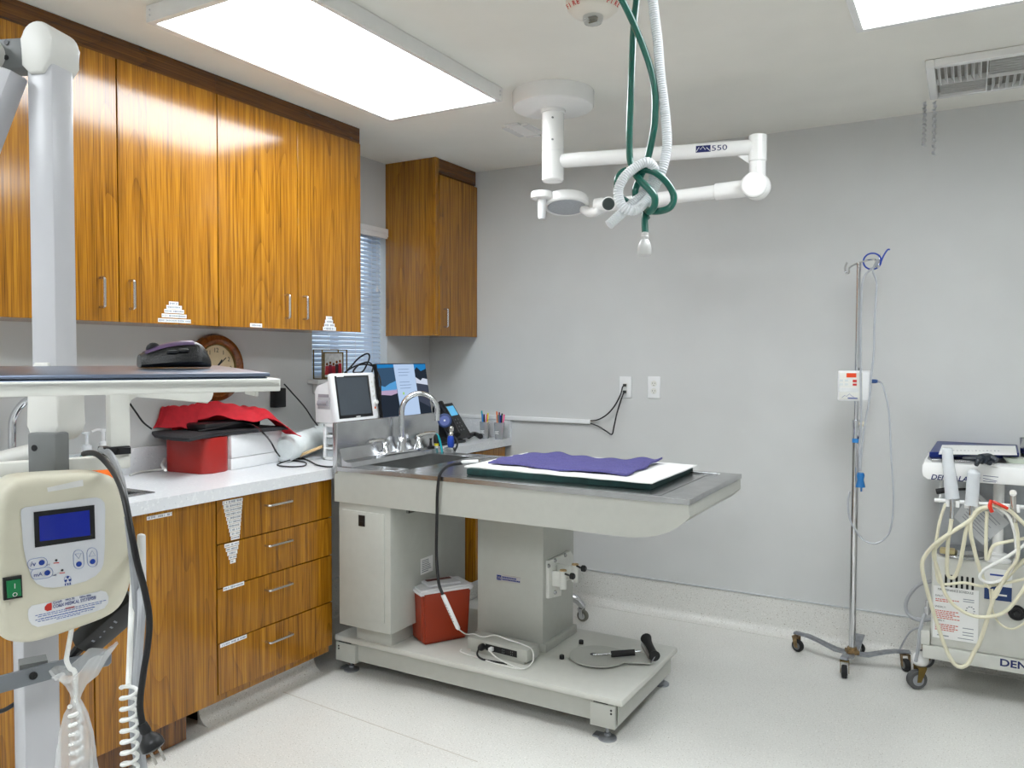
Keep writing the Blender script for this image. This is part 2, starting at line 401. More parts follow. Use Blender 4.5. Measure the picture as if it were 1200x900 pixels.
def upper(y0, y1, seams, label, hy, group='wall cabinets along the left wall'):
    t = thing('wall_cabinet', label, 'cabinet', (0, (y0+y1)/2, ZB), group)
    bm = new(); box(bm, (.001, y0, ZB+.002), (XU-.021, y1, H-.001)); mk('carcass', bm, teak, t, False)
    bm = new(); box(bm, (XU-.0205, y0, ZT-.004), (XU-.006, y1, H-.001), .001); mk('fascia', bm, teakh, t, False)
    ds = []
    for i, (a, b) in enumerate(zip(seams, seams[1:])):
        bm = new(); box(bm, (XU-.0195, a+.0022, ZB), (XU, b-.0022, ZT-.005), .0012); d = mk('door', bm, teak, t, False); ds.append(d)
        pull(d, (XU, hy[i], 1.548), (XU, hy[i], 1.648))
    return t, ds
tA, dA = upper(-2.773, -1.9155, (-2.773, -2.343, -1.9155), 'long teak wall cabinet with a pyramid of six label strips, behind the white column', (-2.415, -2.303))
tB, dB = upper(-1.915, -1.061, (-1.915, -1.484, -1.061), 'teak wall cabinet ending beside the window, with a four strip label pyramid', (-1.561, -1.453))
strips(dA[1], [(198, 353.5, 209, 358), (195, 357.8, 213, 362.5), (192.5, 362.5, 215.5, 367.2), (189.5, 367.5, 218.5, 373), (185, 373.2, 223.5, 378.5)][::1], XU)
strips(dB[0], [(293, 379, 307, 383.5)], XU)
strips(dB[1], [(382, 371, 389, 375), (381, 375, 390, 379), (380, 379, 392, 383.3), (378.5, 383, 393.5, 387.4)], XU)
# corner wall cabinet
bmn = None
t = thing('wall_cabinet', 'single door teak wall cabinet in the corner, right of the window', 'cabinet', (0, -.22, ZB), 'wall cabinets along the left wall')
bm = new(); box(bm, (.001, -.432, ZB), (XU-.002, -.4, H-.001)); box(bm, (.001, -.4, ZB+.002), (XU-.021, -.004, H-.001)); mk('carcass', bm, teak, t, False)
bm = new(); box(bm, (XU-.0205, -.3995, ZT-.012), (XU-.006, -.012, H-.001)); mk('fascia', bm, teakh, t, False)
bm = new(); box(bm, (XU-.0195, -.398, ZB), (XU+.002, -.006, ZT-.02), .0012); d = mk('door', bm, teak, t, False)
pull(d, (XU+.002, -.356, 1.551), (XU+.002, -.356, 1.651))

XD = .573; ZD0, ZD1 = .131, .856
def kick(y0, y1, name, par):
    bm = cove((XD-.055, y0, 0), (XD-.055, y1, 0), (1, 0, 0), .125, .035); return mk(name, bm, floor_m, par)
# sink base cabinet
t = thing('base_cabinet', 'teak sink base cabinet with tall doors, below the counter on the left', 'cabinet', (.3, -2.6, 0))
bm = new(); box(bm, (.02, -3.08, .1), (XD-.021, -2.119, .62)); box(bm, (XD-.04, -3.08, .62), (XD-.021, -2.119, .85)); box(bm, (.02, -2.14, .62), (XD-.04, -2.119, .85)); mk('carcass', bm, teak, t, False)
ds = []
for a, b in ((-3.075, -2.592), (-2.592, -2.119)):
    bm = new(); box(bm, (XD-.02, a+.002, ZD0-.02), (XD, b-.002, ZD1), .0012); ds.append(mk('door', bm, teak, t, False))
strips(ds[1], [(172, 603, 201.5, 606.5)], XD)
pull(ds[0], (XD, -2.64, .62), (XD, -2.64, .72)); pull(ds[1], (XD, -2.545, .62), (XD, -2.545, .72))
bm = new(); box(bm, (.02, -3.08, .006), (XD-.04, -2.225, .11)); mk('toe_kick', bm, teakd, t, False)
# drawer cabinet
t = thing('base_cabinet', 'teak drawer cabinet with four drawers and bar handles, under the counter', 'cabinet', (.3, -1.8, 0))
bm = new(); box(bm, (.02, -2.117, .1), (XD-.021, -1.512, .855)); mk('carcass', bm, teak, t, False)
ZS = (ZD1, .690, .526, .323, ZD0); dr = []
for i, (b, a) in enumerate(zip(ZS, ZS[1:])):
    bm = new(); box(bm, (XD-.02, -2.1155, a+.002), (XD, -1.512, b-.002), .0012); d = mk('drawer', bm, teak, t, False); dr.append(d)
    z = (.801, .643, .468, .262)[i]; pull(d, (XD, -1.889, z), (XD, -1.766, z))
def vstack(u0, v0, w0, w1, n, dv):
    L = []
    for i in range(n):
        w = w0+(w1-w0)*i/max(1, n-1); c = u0+i*.35; L.append((c-w/2, v0+i*dv+w*.08, c+w/2, v0+i*dv+4-w*.08))
    return L
strips(dr[0], vstack(272.5, 585.5, 23.5, 10, 10, 4.7), XD); strips(dr[1], vstack(271.5, 636, 17, 6.5, 5, 4.9), XD)
strips(dr[2], [(261.5, 690, 286, 684)], XD); strips(dr[3], [(258, 755.5, 289, 747)], XD)
bm = cove((XD-.115, -2.117, 0), (XD-.115, -1.512, 0), (1, 0, 0), .125, .055); mk('toe_kick', bm, floor_m, t, label='speckled vinyl coved toe kick')
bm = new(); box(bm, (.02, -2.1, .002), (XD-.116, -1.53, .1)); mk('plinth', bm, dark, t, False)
# corner base cabinet
t = thing('base_cabinet', 'teak base cabinet in the corner under the desk end of the counter', 'cabinet', (.3, -.18, 0))
bm = new(); box(bm, (.02, -.36, .12), (XD-.022, -.03, .855)); mk('carcass', bm, teak, t, False)
bm = new(); box(bm, (XD-.02, -.356, .131), (XD-.001, -.032, .852), .0012); d = mk('door', bm, teak, t, False)
pull(d, (XD-.001, -.32, .62), (XD-.001, -.32, .72))
bm = new(); box(bm, (.02, -.35, .002), (XD-.06, -.07, .12)); mk('toe_kick', bm, floor_m, t, False, label='speckled vinyl toe kick')

# counter top and sink
ZC = .904; XC = .5985
bm = new()
SX0, SX1, SY0, SY1 = .10, .475, -2.86, -2.335
for lo, hi in (((0, -3.12, ZC-.044), (SX0, 0, ZC)), ((SX1, -3.12, ZC-.044), (XC, 0, ZC)), ((SX0, -3.12, ZC-.044), (SX1, SY0, ZC)), ((SX0, SY1, ZC-.044), (SX1, 0, ZC))): box(bm, lo, hi)
bmesh.ops.remove_doubles(bm, verts=bm.verts, dist=.0001)
ct = solo('countertop', bm, counter_m, 'white speckled laminate countertop running along the left wall', 'countertop', smooth=False)
bm = new(); box(bm, (0.0005, -3.12, ZC+.0005), (.02, -.0005, 1.008), .002); mk('backsplash', bm, counter_m, ct, False)
bm = new(); box(bm, (.0205, -.022, ZC+.0005), (.60, -.0005, 1.008), .002); mk('backsplash', bm, counter_m, ct, False)
t = thing('sink', 'drop-in stainless sink in the counter, half hidden behind the cream control box', 'sink', (.29, -2.6, ZC))
bm = new()
for lo, hi in (((SX0-.022, SY0-.022, ZC+.0004), (SX0+.006, SY1+.022, ZC+.005)), ((SX1-.006, SY0-.022, ZC+.0004), (SX1+.022, SY1+.022, ZC+.005)), ((SX0+.006, SY0-.022, ZC+.0004), (SX1-.006, SY0+.006, ZC+.005)), ((SX0+.006, SY1-.006, ZC+.0004), (SX1-.006, SY1+.022, ZC+.005))): box(bm, lo, hi, .0015)
mk('rim', bm, steel, t)
bm = new(); e = .007
for lo, hi in (((SX0+e, SY0+e, .73), (SX0+e+.003, SY1-e, ZC)), ((SX1-e-.003, SY0+e, .73), (SX1-e, SY1-e, ZC)), ((SX0+e, SY0+e, .73), (SX1-e, SY0+e+.003, ZC)), ((SX0+e, SY1-e-.003, .73), (SX1-e, SY1-e, ZC)), ((SX0+e, SY0+e, .728), (SX1-e, SY1-e, .731))): box(bm, lo, hi)
mk('basin', bm, steel, t, False)
# gooseneck faucet of the counter sink
p = AX(14, 500, .055); fy = p.y; t = thing('faucet', 'chrome gooseneck faucet at the wall behind the cream x-ray stand', 'faucet', (.055, fy, ZC))
bm = new(); lathe(bm, (.055, fy, ZC), [(.026, 0), (.026, .012), (.016, .03), (.014, .06)]); mk('base', bm, chrome, t)
bm = new(); tube(bm, [(.055, fy, ZC+.05), (.055, fy, 1.10), (.06, fy+.005, 1.17), (.095, fy+.03, 1.225), (.15, fy+.05, 1.235), (.20, fy+.07, 1.20), (.215, fy+.075, 1.15)], .0125, 12); mk('spout', bm, chrome, t)
# clock
cc = V((.0, -1.650, 1.328)); t = thing('wall_clock', 'round wooden wall clock with a cream dial above the red cloth', 'clock', cc)
bm = new(); lathe(bm, cc+V((.001, 0, 0)), [(.150, 0), (.153, .012), (.146, .028), (.128, .036), (.116, .032), (.106, .022), (.104, .012), (.104, .004)], (1, 0, 0), 48); mk('rim', bm, clockwood, t)
bm = new(); lathe(bm, cc+V((.012, 0, 0)), [(.108, 0), (.108, .003)], (1, 0, 0), 48); mk('dial', bm, dialm, t)
bm = new(); lathe(bm, cc+V((.0135, 0, 0)), [(.1065, 0), (.1065, .012), (.1025, .012), (.1025, .002)], (1, 0, 0), 48, False); mk('bezel', bm, brass, t)
for h in range(1, 13):
    a = math.radians(90-30*h); q = cc+V((.0156, .082*math.cos(a), .082*math.sin(a))); s = str(h); text('numeral', s, q-V((0, .011*len(s)*.55, .011)), (0, 1, 0), (0, 0, 1), .028, ink, t)
for L, a, w in ((.055, 48, .006), (.08, 40, .004)):
    bm = new(); a = math.radians(a); d = V((0, math.cos(a), math.sin(a))); obox(bm, cc+V((.018, 0, 0))+d*L*.4, (.001, w, L), (V((1, 0, 0)), V((0, -d.z, d.y)), d)); mk('hand', bm, blackp, t)
bm = new(); tube(bm, [AX(146, 462, .03), AX(153, 474, .04), AX(160, 484, .05), AX(168, 495, .06), AX(178, 503, .08)], .004, 6); solo('wall_cable', bm, blackcord, 'short black cord on the left wall running down to the red cloth', 'cord')
# wall outlet with a black adapter (left wall)
t = thing('wall_outlet', 'white outlet with a black plug-in adapter, on the left wall right of the clock', 'outlet', (.0, -1.285, 1.22), 'wall outlets')
bm = new(); box(bm, (.0005, -1.325, 1.165), (.007, -1.255, 1.28), .003); mk('cover_plate', bm, white, t)
a, b = AX(320, 455, .03), AX(333, 477, .03)
bm = new(); box(bm, (.0072, a.y, b.z), (.045, b.y, a.z), .004); ad = solo('power_adapter', bm, blackp, 'black power adapter plugged into the outlet near the clock', 'adapter')
bm = new(); tube(bm, [AX(333, 450, .05), AX(343, 461, .06), AX(357, 477, .07), AX(367, 492, .08), AX(374, 501, .10), AX(380, 512, .14), AX(386, 524, .2), AX(396, 534, .26)], .0035, 6); solo('wall_cable', bm, blackcord, 'black cord running down the left wall from the outlet to the white organizer', 'cord')

# ================================================================ PREP TABLE
TZ = .915; TX0, TX1, TY0, TY1 = .612, 2.157, -1.545, -.865; AB = .767
tb = thing('prep_table', 'large beige wet prep table with a steel top, sink and pedestal on four levelling feet', 'table', (1.3, -1.2, 0))
KX0, KX1, KY0, KY1 = .70, .925, -1.43, -.95       # sink opening
FX0 = 1.0                                           # recessed tray field begins
bm = new(); r = .028; zt, zb = TZ, TZ-.012
for lo, hi in (((TX0, TY0, zb), (TX1, TY0+r, zt)), ((TX0, TY1-r, zb), (TX1, TY1, zt)), ((TX1-.075, TY0+r, zb), (TX1, TY1-r, zt)), ((TX0, TY0+r, zb), (KX0, TY1-r, zt)), ((KX1, TY0+r, zb), (FX0, TY1-r, zt-.004)),
               ((KX0, TY0+r, zb), (KX1, KY0, zt)), ((KX0, KY1, zb), (KX1, TY1-r, zt)), ((FX0, TY0+r, zb), (TX1-.075, TY1-r, zt-.006))): box(bm, lo, hi, .0012, 1)
for lo, hi in (((TX0, TY0-.002, TZ-.017), (TX1, TY0, TZ)), ((TX1, TY0-.002, TZ-.017), (TX1+.002, TY1+.002, TZ)), ((TX0, TY1, TZ-.017), (TX1, TY1+.002, TZ))): box(bm, lo, hi)
for lo, hi in (((FX0+.05, TY0+.06, TZ-.007), (TX1-.12, TY0+.064, TZ-.004)), ((TX1-.124, TY0+.06, TZ-.007), (TX1-.12, TY1-.06, TZ-.004)), ((FX0+.05, TY1-.064, TZ-.007), (TX1-.12, TY1-.06, TZ-.004))): box(bm, lo, hi)
top = mk('steel_top', bm, steel, tb)
bm = new(); e = .002; zk = .73
for lo, hi in (((KX0-e, KY0-e, zk), (KX0, KY1+e, TZ-.001)), ((KX1, KY0-e, zk), (KX1+e, KY1+e, TZ-.005)), ((KX0-e, KY0-e, zk), (KX1+e, KY0, TZ-.001)), ((KX0-e, KY1, zk), (KX1+e, KY1+e, TZ-.001)), ((KX0-e, KY0-e, zk-.003), (KX1+e, KY1+e, zk))): box(bm, lo, hi)
lathe(bm, ((KX0+KX1)/2, (KY0+KY1)/2, zk), [(.04, 0), (.04, .003), (.03, .001)], n=20); mk('sink_basin', bm, steel, tb)
bm = new(); box(bm, (TX0, TY0-.003, TZ-.028), (TX0+.026, TY1+.06, 1.102), .003); mk('backsplash', bm, steel, tb)
bm = new(); prof = [(.0, 0), (.0, .075), (.008, .045), (.022, .026), (.045, .02), (.062, .02), (.066, 0)]
prism(bm, [V((TX0+.026+x, TY0+.012, TZ+.0005+z)) for x, z in prof], V((0, TY1-TY0-.02, 0))); mk('faucet_deck', bm, steel, tb)
# apron: shell of sheet panels with the curved underside at the free end
cv = [(1.955, AB), (2.03, AB+.012), (2.085, AB+.032), (2.125, AB+.058), (TX1, AB+.088)]
side = [V((TX0+.006, 0, TZ-.012)), V((TX0+.006, 0, AB)), ]+[V((x, 0, z)) for x, z in cv]+[V((TX1-.002, 0, TZ-.012))]
bm = new()
for y in (TY0+.001, TY1-.005): prism(bm, [p+V((0, y, 0)) for p in side], V((0, .004, 0)))
box(bm, (TX1-.006, TY0+.004, AB+.088), (TX1-.002, TY1-.004, TZ-.012)); box(bm, (TX0+.006, TY0+.004, AB), (TX0+.010, TY1-.004, TZ-.012))
under = [(TX0+.008, AB+.001), (1.955, AB+.001)]+[(x-.002, z+.001) for x, z in cv[1:]]
prism(bm, [V((x, TY0+.004, z)) for x, z in under]+[V((x, TY0+.004, z+.003)) for x, z in under[::-1]], V((0, TY1-TY0-.008, 0)))
mk('apron', bm, beige, tb)
# cabinet under the sink
BZ = .165
bm = new(); cx0, cx1, cy0, cy1 = .636, .912, -1.537, -.98; box(bm, (cx0, cy0, .243), (cx1, cy1, AB-.001), .004); cabn = mk('cabinet_shell', bm, beige, tb)
bm = new(); box(bm, (cx0+.02, cy0-.006, .285), (cx1-.03, cy0+.003, AB-.03), .003); cd_ = mk('cabinet_door', bm, beige, tb)
a, b = AY(421.5, 603, cy0), AY(429, 617, cy0); bm = new(); box(bm, (a.x, cy0-.0085, b.z), (b.x, cy0-.0062, a.z), .001); box(bm, (a.x+.004, cy0-.0105, b.z+.006), (b.x-.003, cy0-.0087, b.z+.02), .001); mk('latch', bm, blackp, cd_)
bm = new(); box(bm, (cx0+.035, cy0+.07, BZ), (cx1-.05, cy1-.03, .2435), .002); mk('plinth', bm, beige, tb)
# pedestal column
PX0, PX1, PY0, PY1 = 1.128, 1.446, -1.215, -.925
bm = new(); box(bm, (PX0, PY0, .20), (PX1, PY1, AB+.03), .004); ped = mk('pedestal', bm, beige, tb)
bm = new(); box(bm, (PX0-.012, PY0+.004, BZ), (PX1+.012, PY1+.012, .2005), .003); mk('pedestal_foot', bm, beige, tb)
a, b = AY(582, 671.5, PY0), AY(610, 683, PY0); zc = (AY(582, 672, PY0).z+AY(582, 680, PY0).z)/2; hz = .0125
bm = new(); box(bm, (a.x, PY0-.002, zc-hz), (b.x, PY0-.0002, zc+hz)); pl = mk('name_plate', bm, alu, ped, False)
bm = new(); box(bm, (a.x+.002, PY0-.0026, zc-hz+.002), (a.x+.024, PY0-.0021, zc+hz-.002)); 
for k in (0, 1):
    x = a.x+.028
    while x < b.x-(.02 if k == 0 else .004): w = random.uniform(.004, .008); box(bm, (x, PY0-.0026, zc+.001-k*.009), (x+w, PY0-.0021, zc+.007-k*.009)); x += w+.0015
mk('plate_print', bm, inkb, pl, False); text('plate_letter', 'W', (a.x+.004, PY0-.0027, zc-.008), (1, 0, 0), (0, 0, 1), .02, alu, pl)
# clamp bracket on the pedestal's right face
Q = [AX(u, v, PX1) for u, v in ((639.3, 657), (665, 645), (668, 650), (668, 676), (654, 683), (654, 697.5), (639.3, 701))]
bm = new(); prism(bm, [p+V((.0003, 0, 0)) for p in Q], V((.016, 0, 0)), .003); br = mk('clamp_bracket', bm, offw, tb)
for u, v in ((642.5, 663), (650, 656.7), (662, 650.5), (650, 694)):
    p = AX(u, v, PX1+.0165); bm = new(); lathe(bm, p, [(.009, 0), (.009, .004), (.007, .007), (.004, .007), (.004, .004)], (1, 0, 0), 12); mk('bolt', bm, steel, br)
for u, v0, v1, ku, kv, ex in ((660, 669, 690, 668.7, 675, .065), (674, 662, 681.5, 682, 666, .10)):
    a, b = AX(u, v0, PX1+ex), AX(u, v1, PX1+ex); bm = new(); cyl(bm, (a.x, a.y, b.z), a, .0145, n=16); box(bm, (PX1+.012, a.y-.004, b.z+.006), (a.x, a.y+.004, a.z-.006), .001); mk('clamp_socket', bm, offw, br); bm = new(); lathe(bm, a, [(.0145, .0002), (.0145, .004), (.008, .004), (.008, .0005)], n=16); mk('socket_rim', bm, cardboard, br)
    k = AX(ku, kv, PX1+ex+.045); bm = new(); cyl(bm, (a.x, a.y, k.z), k, .004, n=8); lathe(bm, k, [(.006, -.004), (.013, .0), (.014, .012), (.009, .018)], (1, 0, 0), 8); mk('clamp_knob', bm, blackp, br)
# base platform
BX0, BX1, BY0, BY1 = .552, 1.902, -1.478, -.862
bm = new(); box(bm, (BX0, BY0, BZ-.026), (BX1, BY1, BZ), .008); mk('base_platform', bm, beige2, tb)
bm = new(); 
for lo, hi in (((BX0+.03, BY0+.022, .062), (BX1-.03, BY0+.027, BZ-.026)), ((BX1-.027, BY0+.022, .062), (BX1-.022, BY1-.022, BZ-.026)), ((BX0+.03, BY1-.027, .062), (BX1-.03, BY1-.022, BZ-.026)), ((BX0+.025, BY0+.022, .062), (BX0+.03, BY1-.022, BZ-.026))): box(bm, lo, hi)
mk('base_skirt', bm, beige, tb, False)
for px, name in ((0, 'foot_housing'), (1, 'foot_housing')):
    if px == 0: lo, hi = V((BX0+.008, BY0+.001, .054)), V((BX0+.118, BY0+.065, BZ-.03))
    else: lo, hi = V((BX1-.127, BY0+.004, .050)), V((BX1-.03, BY0+.065, BZ-.03))
    bm = new(); box(bm, lo, hi, .003); hs = mk('foot_housing', bm, beige, tb)
    bm = new(); box(bm, (lo.x+.012, lo.y+.004, hi.z), (hi.x-.03, lo.y+.03, hi.z+.003)); mk('housing_slot', bm, dark, hs, False)
    sx = lo.x+.018 if px == 0 else hi.x-.014
    bm = new()
    for dz in (.016, .028): lathe(bm, (sx, lo.y-.0001, hi.z-dz), [(.004, -.0015), (.004, .0015)], (0, -1, 0), 8)
    mk('housing_screw', bm, blackp, hs)
for fx, fy in ((.605, -1.425), (1.832, -1.445), (1.838, -.885), (.605, -.905)):
    bm = new(); cyl(bm, (fx, fy, .012), (fx, fy, .07), .0065, n=10); lathe(bm, (fx, fy, .0), [(.034, 0), (.034, .006), (.022, .010), (.012, .013), (.012, .022), (.009, .024)], n=20)
    if fy < -1.4: obox(bm, (fx-.03, fy+.006, .004), (.05, .04, .006), bev=.002)
    mk('leveling_foot', bm, galv, tb)
# faucet on the deck
FZ = TZ+.021; fx = TX0+.0595
fa = mk('faucet_plate', (lambda bm: (prism(bm, rrect((fx, -1.17, FZ), V((1, 0, 0)), V((0, 1, 0)), .05, .30, .024, 6), V((0, 0, .012)), .003), bm)[1])(new()), chrome, tb)
def fpt(u, v): return AX(u, v, fx+.003)
base = fpt(471.5, 529); y = base.y
bm = new(); lathe(bm, (fx, y, FZ+.012), [(.026, 0), (.024, .012), (.021, .03), (.020, .055), (.016, .062)], n=20)
sw = V((.62, .55, 0)).normalized(); zt = FZ+.012; R = .082
hb = AX(471.5, 482, fx).z
pts = [V((fx, y, zt+.05)), V((fx, y, (zt+hb)/2)), V((fx, y, hb-.04))]+[V((fx, y, hb))+sw*(R-R*math.cos(a))+V((0, 0, R*math.sin(a))) for a in [math.radians(k) for k in range(0, 181, 20)]]+[V((fx, y, hb-.045))+sw*(2*R)]
tube(bm, pts, .0125, 14, 4); mk('faucet_spout', bm, chrome, fa); SPOUT = pts[-1]
for (u, v, ud, dz), nm in (((452, 536, -1, 0), 'h'), ((491, 527.5, 1, 0), 'h')):
    q = fpt(u, v); y = q.y; bm = new(); lathe(bm, (fx, y, FZ+.012), [(.025, 0), (.022, .012), (.016, .02), (.015, .044), (.012, .05)], n=16)
    p0 = V((fx, y, FZ+.055)); d = V((-.35, -.9, .10)) if ud < 0 else V((.72, .5, .28)); d.normalize(); tube(bm, [p0-d*.015, p0+V((0, 0, .012)), p0+d*.03+V((0, 0, .014)), p0+d*.085+V((0, 0, .004))], lambda t: .0125-.006*t, 8); mk('faucet_handle', bm, chrome, fa)
p = fpt(509.5, 524); bm = new(); lathe(bm, (fx, p.y-.03, TZ+.02), [(.02, 0), (.02, .01), (.008, .014), (.005, .04), (.008, .05)], n=14); mk('soap_cap', bm, blackp, tb)

# ---------------------------------------------------------------- things on the table
def patch(c, nu, nv, hf, th):
    c = [V(p) for p in c]; bm = new(); T, B = [], []
    for j in range(nv+1):
        for i in range(nu+1):
            s, t = i/nu, j/nv; p = (c[0]*(1-s)+c[1]*s)*(1-t)+(c[3]*(1-s)+c[2]*s)*t; q = hf(s, t); q = V((0, 0, q)) if isinstance(q, (int, float)) else V(q)
            T.append(bm.verts.new(p+q+V((0, 0, th)))); B.append(bm.verts.new(p+q))
    w = nu+1
    for j in range(nv):
        for i in range(nu):
            k = j*w+i; bm.faces.new((T[k], T[k+1], T[k+w+1], T[k+w])); bm.faces.new((B[k], B[k+w], B[k+w+1], B[k+1]))
    for i in range(nu):
        bm.faces.new((T[i], B[i], B[i+1], T[i+1])); k = nv*w+i; bm.faces.new((T[k], T[k+1], B[k+1], B[k]))
    for j in range(nv):
        k = j*w; bm.faces.new((T[k], T[k+w], B[k+w], B[k])); k = j*w+nu; bm.faces.new((T[k], B[k], B[k+w], T[k+w]))
    return bm
MZ = TZ-.0058
fl, fr, br_ = AZ(547, 556.5, MZ), AZ(762, 574.5, MZ), AZ(812, 553, MZ); bl = fl+br_-fr
up = V((0, 0, .026)); bm = new(); prism(bm, [fl, fr, br_, bl], up, .004); solo('table_mat', bm, greenmat, 'thick dark green mat under the white pad on the steel table', 'mat')
PZ = MZ+.0265
c = [AZ(544, 547.5, PZ), AZ(764, 567.5, PZ), AZ(817, 546.5, PZ)]; c.append(c[0]+c[2]-c[1])
bm = patch(c, 40, 16, lambda s, t: .0012*math.sin(s*17+t*3)**2+.0008*math.sin(t*9)**2, .005); solo('absorbent_pad', bm, padw, 'white absorbent pad spread over the green mat on the table', 'pad')
WZ = PZ+.008
c = [AZ(572, 544, WZ), AZ(733, 558.5, WZ), AZ(775, 543, WZ), AZ(618, 533, WZ)]
def tw(s, t):
    h = .009*(1+math.sin(s*9.5+t*4.2))*.5*(.4+.6*math.sin(t*5+s*3)**2)+.009*math.exp(-((s-.2)/.13)**2)*(t) + .007*math.exp(-((s-.85)/.1)**2)*t+.003*math.sin(s*31+t*13)*math.sin(t*17)**2
    h += .010*max(0, s-.95)/.05*t
    return V((.006*math.sin(t*15), .010*math.sin(s*9)+.005*math.sin(s*31), h+.0005))
bm = patch(c, 70, 34, tw, .007); solo('towel', bm, towel, 'crumpled purple terry towel lying on the white pad', 'towel')
# heated mat lead with inline controller
a = AZ(541, 543, PZ+.006); b = AZ(560, 542, PZ+.012)
bm = new(); d = (b-a).normalized(); obox(bm, (a+b)/2+V((0, 0, .006)), ((b-a).length, .02, .012), (d, V((-d.y, d.x, 0)), V((0, 0, 1))), .003); lead = solo('mat_plug', bm, white, 'white plug at the left corner of the pad with a black cord', 'plug')
t = thing('heater_cable', 'black cord hanging over the table front with a white inline controller', 'cord', AY(512, 640, TY0-.012))
k0, k1 = AY(519, 697, -1.585), AY(537, 737, -1.50)
bm = new(); tube(bm, [a, AZ(528, 545, TZ+.03), AZ(519, 551, TZ+.022), AY(514.5, 560, TY0-.012), AY(512.5, 580, TY0-.012), AY(512, 610, TY0-.014), AY(511.5, 650, TY0-.02), AY(514, 682, -1.58), k0], .0062, 8); mk('cable', bm, blackcord, t)
d = (k1-k0).normalized(); sd = d.cross(V((.4, 1, 0))).normalized(); nn = d.cross(sd); L = (k1-k0).length
bm = new(); obox(bm, (k0+k1)/2, (L, .020, .015), (d, sd, nn), .005); ctl = mk('inline_controller', bm, white, t)
bm = new(); 
f0 = -nn if nn.y > 0 else nn
for i in range(7): obox(bm, k0+d*(L*(.25+.08*i))+f0*.0078+sd*.004, (.003, .006, .0012), (d, sd, nn))
mk('controller_ribs', bm, greyp, ctl, False)
# power box on the base
f0, f1 = AZ(547, 763, BZ), AZ(617, 781, BZ); d = (f1-f0).normalized(); nb = V((-d.y, d.x, 0)); L = (f1-f0).length
pbx = thing('power_box', 'small beige power outlet box on the table base, cords plugged in', 'power box', (f0+f1)/2+nb*.05)
ax = (d, nb, V((0, 0, 1)))
bm = new(); obox(bm, (f0+f1)/2+nb*.05+V((0, 0, .036)), (L, .095, .05), ax, .005); obox(bm, (f0+f1)/2+nb*.05+V((0, 0, .006)), (L-.03, .085, .0105), ax); mk('housing', bm, beige, pbx)
def pb(s, z, o=0): return f0+d*(L*s)-nb*(-.0025+o)+V((0, 0, z))
bm = new(); obox(bm, pb(.58, .037), (L*.52, .003, .026), ax, .001); op = mk('outlet_panel', bm, blackp, pbx)
for s in (.62, .76):
    bm = new(); obox(bm, pb(s, .037, .0018), (L*.11, .002, .022), ax, .0008); o_ = mk('socket', bm, rubber, op)
    bm = new()
    for dz in (-.005, .005):
        for dx in (-.004, .004): obox(bm, pb(s, .037+dz, .0032)+d*dx, (.0016, .0008, .005), ax)
    mk('socket_slot', bm, greyp, op, False)
bm = new(); lathe(bm, pb(.28, .036, .002), [(.014, 0), (.014, .016), (.009, .026), (.005, .03)], -nb, 14); tube(bm, [pb(.28, .036, .03), pb(.30, .02, .05), pb(.38, .006, .05), pb(.55, .003, .04), pb(.75, .003, .03)], .004, 8); solo('black_plug', bm, blackcord, 'black plug and cord in the left socket of the power box', 'plug')
bm = new(); obox(bm, pb(.44, .037, .012), (.016, .022, .016), ax, .003); solo('white_plug', bm, white, 'white plug in the middle socket of the power box', 'plug')
bm = new(); tube(bm, [k1, AZ(546, 743, BZ+.064), pb(.05, .0645, -.03), pb(.22, .0645, -.022), pb(.42, .083, -.025), pb(.62, .075, -.03), pb(.85, .0655, -.04), pb(1.02, .055, -.03), pb(1.07, .02, -.01), pb(1.02, .004, .04), pb(.72, .0035, .055), pb(.35, .0035, .045), pb(-.02, .0035, .03), pb(-.05, .01, .02)], .0028, 6); solo('white_cable', bm, whitecord, 'thin white cord looping over the top of the power box', 'cord')
bm = new(); tube(bm, [pb(.44, .036, .024), pb(.6, .022, .04), pb(.85, .012, .05), pb(1.0, .004, .045)], .0028, 6); solo('white_cable', bm, whitecord, 'short white cord running down from the white plug', 'cord')
# sharps bin
K, B_ = AZ(496.5, 757.5, BZ), AZ(549, 747.5, BZ); d = (B_-K); d.z = 0; L = d.length; d.normalize(); w = V((-d.y, d.x, 0)); w = w if w.x < 0 else -w
sb = thing('sharps_bin', 'red-brown sharps bin with a translucent white lid on the table base', 'bin', K+d*(L/2)+w*.07)
D = .125; Hh = .232
def bin_ring(z, g): return [K-d*g-w*g*.6+V((0, 0, z)), K+d*(L+g)-w*g*.6+V((0, 0, z)), K+d*(L+g)+w*(D+g*.6)+V((0, 0, z)), K-d*g+w*(D+g*.6)+V((0, 0, z))]
bm = new(); r0 = [bm.verts.new(p) for p in bin_ring(.001, 0)]; r1 = [bm.verts.new(p) for p in bin_ring(Hh, .012)]; skin(bm, [r0, r1]); bmesh.ops.bevel(bm, geom=[e for e in bm.edges], offset=.012, segments=3, affect='EDGES'); mk('body', bm, sharpsred, sb)
bm = new(); r0 = [bm.verts.new(p) for p in bin_ring(Hh-.018, .022)]; r1 = [bm.verts.new(p) for p in bin_ring(Hh+.006, .019)]; skin(bm, [r0, r1]); bmesh.ops.bevel(bm, geom=[e for e in bm.edges], offset=.007, segments=2, affect='EDGES')
lid = mk('lid', bm, M('milky lid plastic', (222, 220, 222), .35, sss=.2), sb)
ctr = K+d*(L/2)+w*(D/2)+V((0, 0, Hh+.006)); ax = (d, w, V((0, 0, 1)))
bm = new(); obox(bm, ctr+V((0, 0, .006)), (L*.72, D*.8, .012), ax, .005); mk('lid_hatch', bm, M('milky hatch plastic', (206, 204, 207), .35), sb)
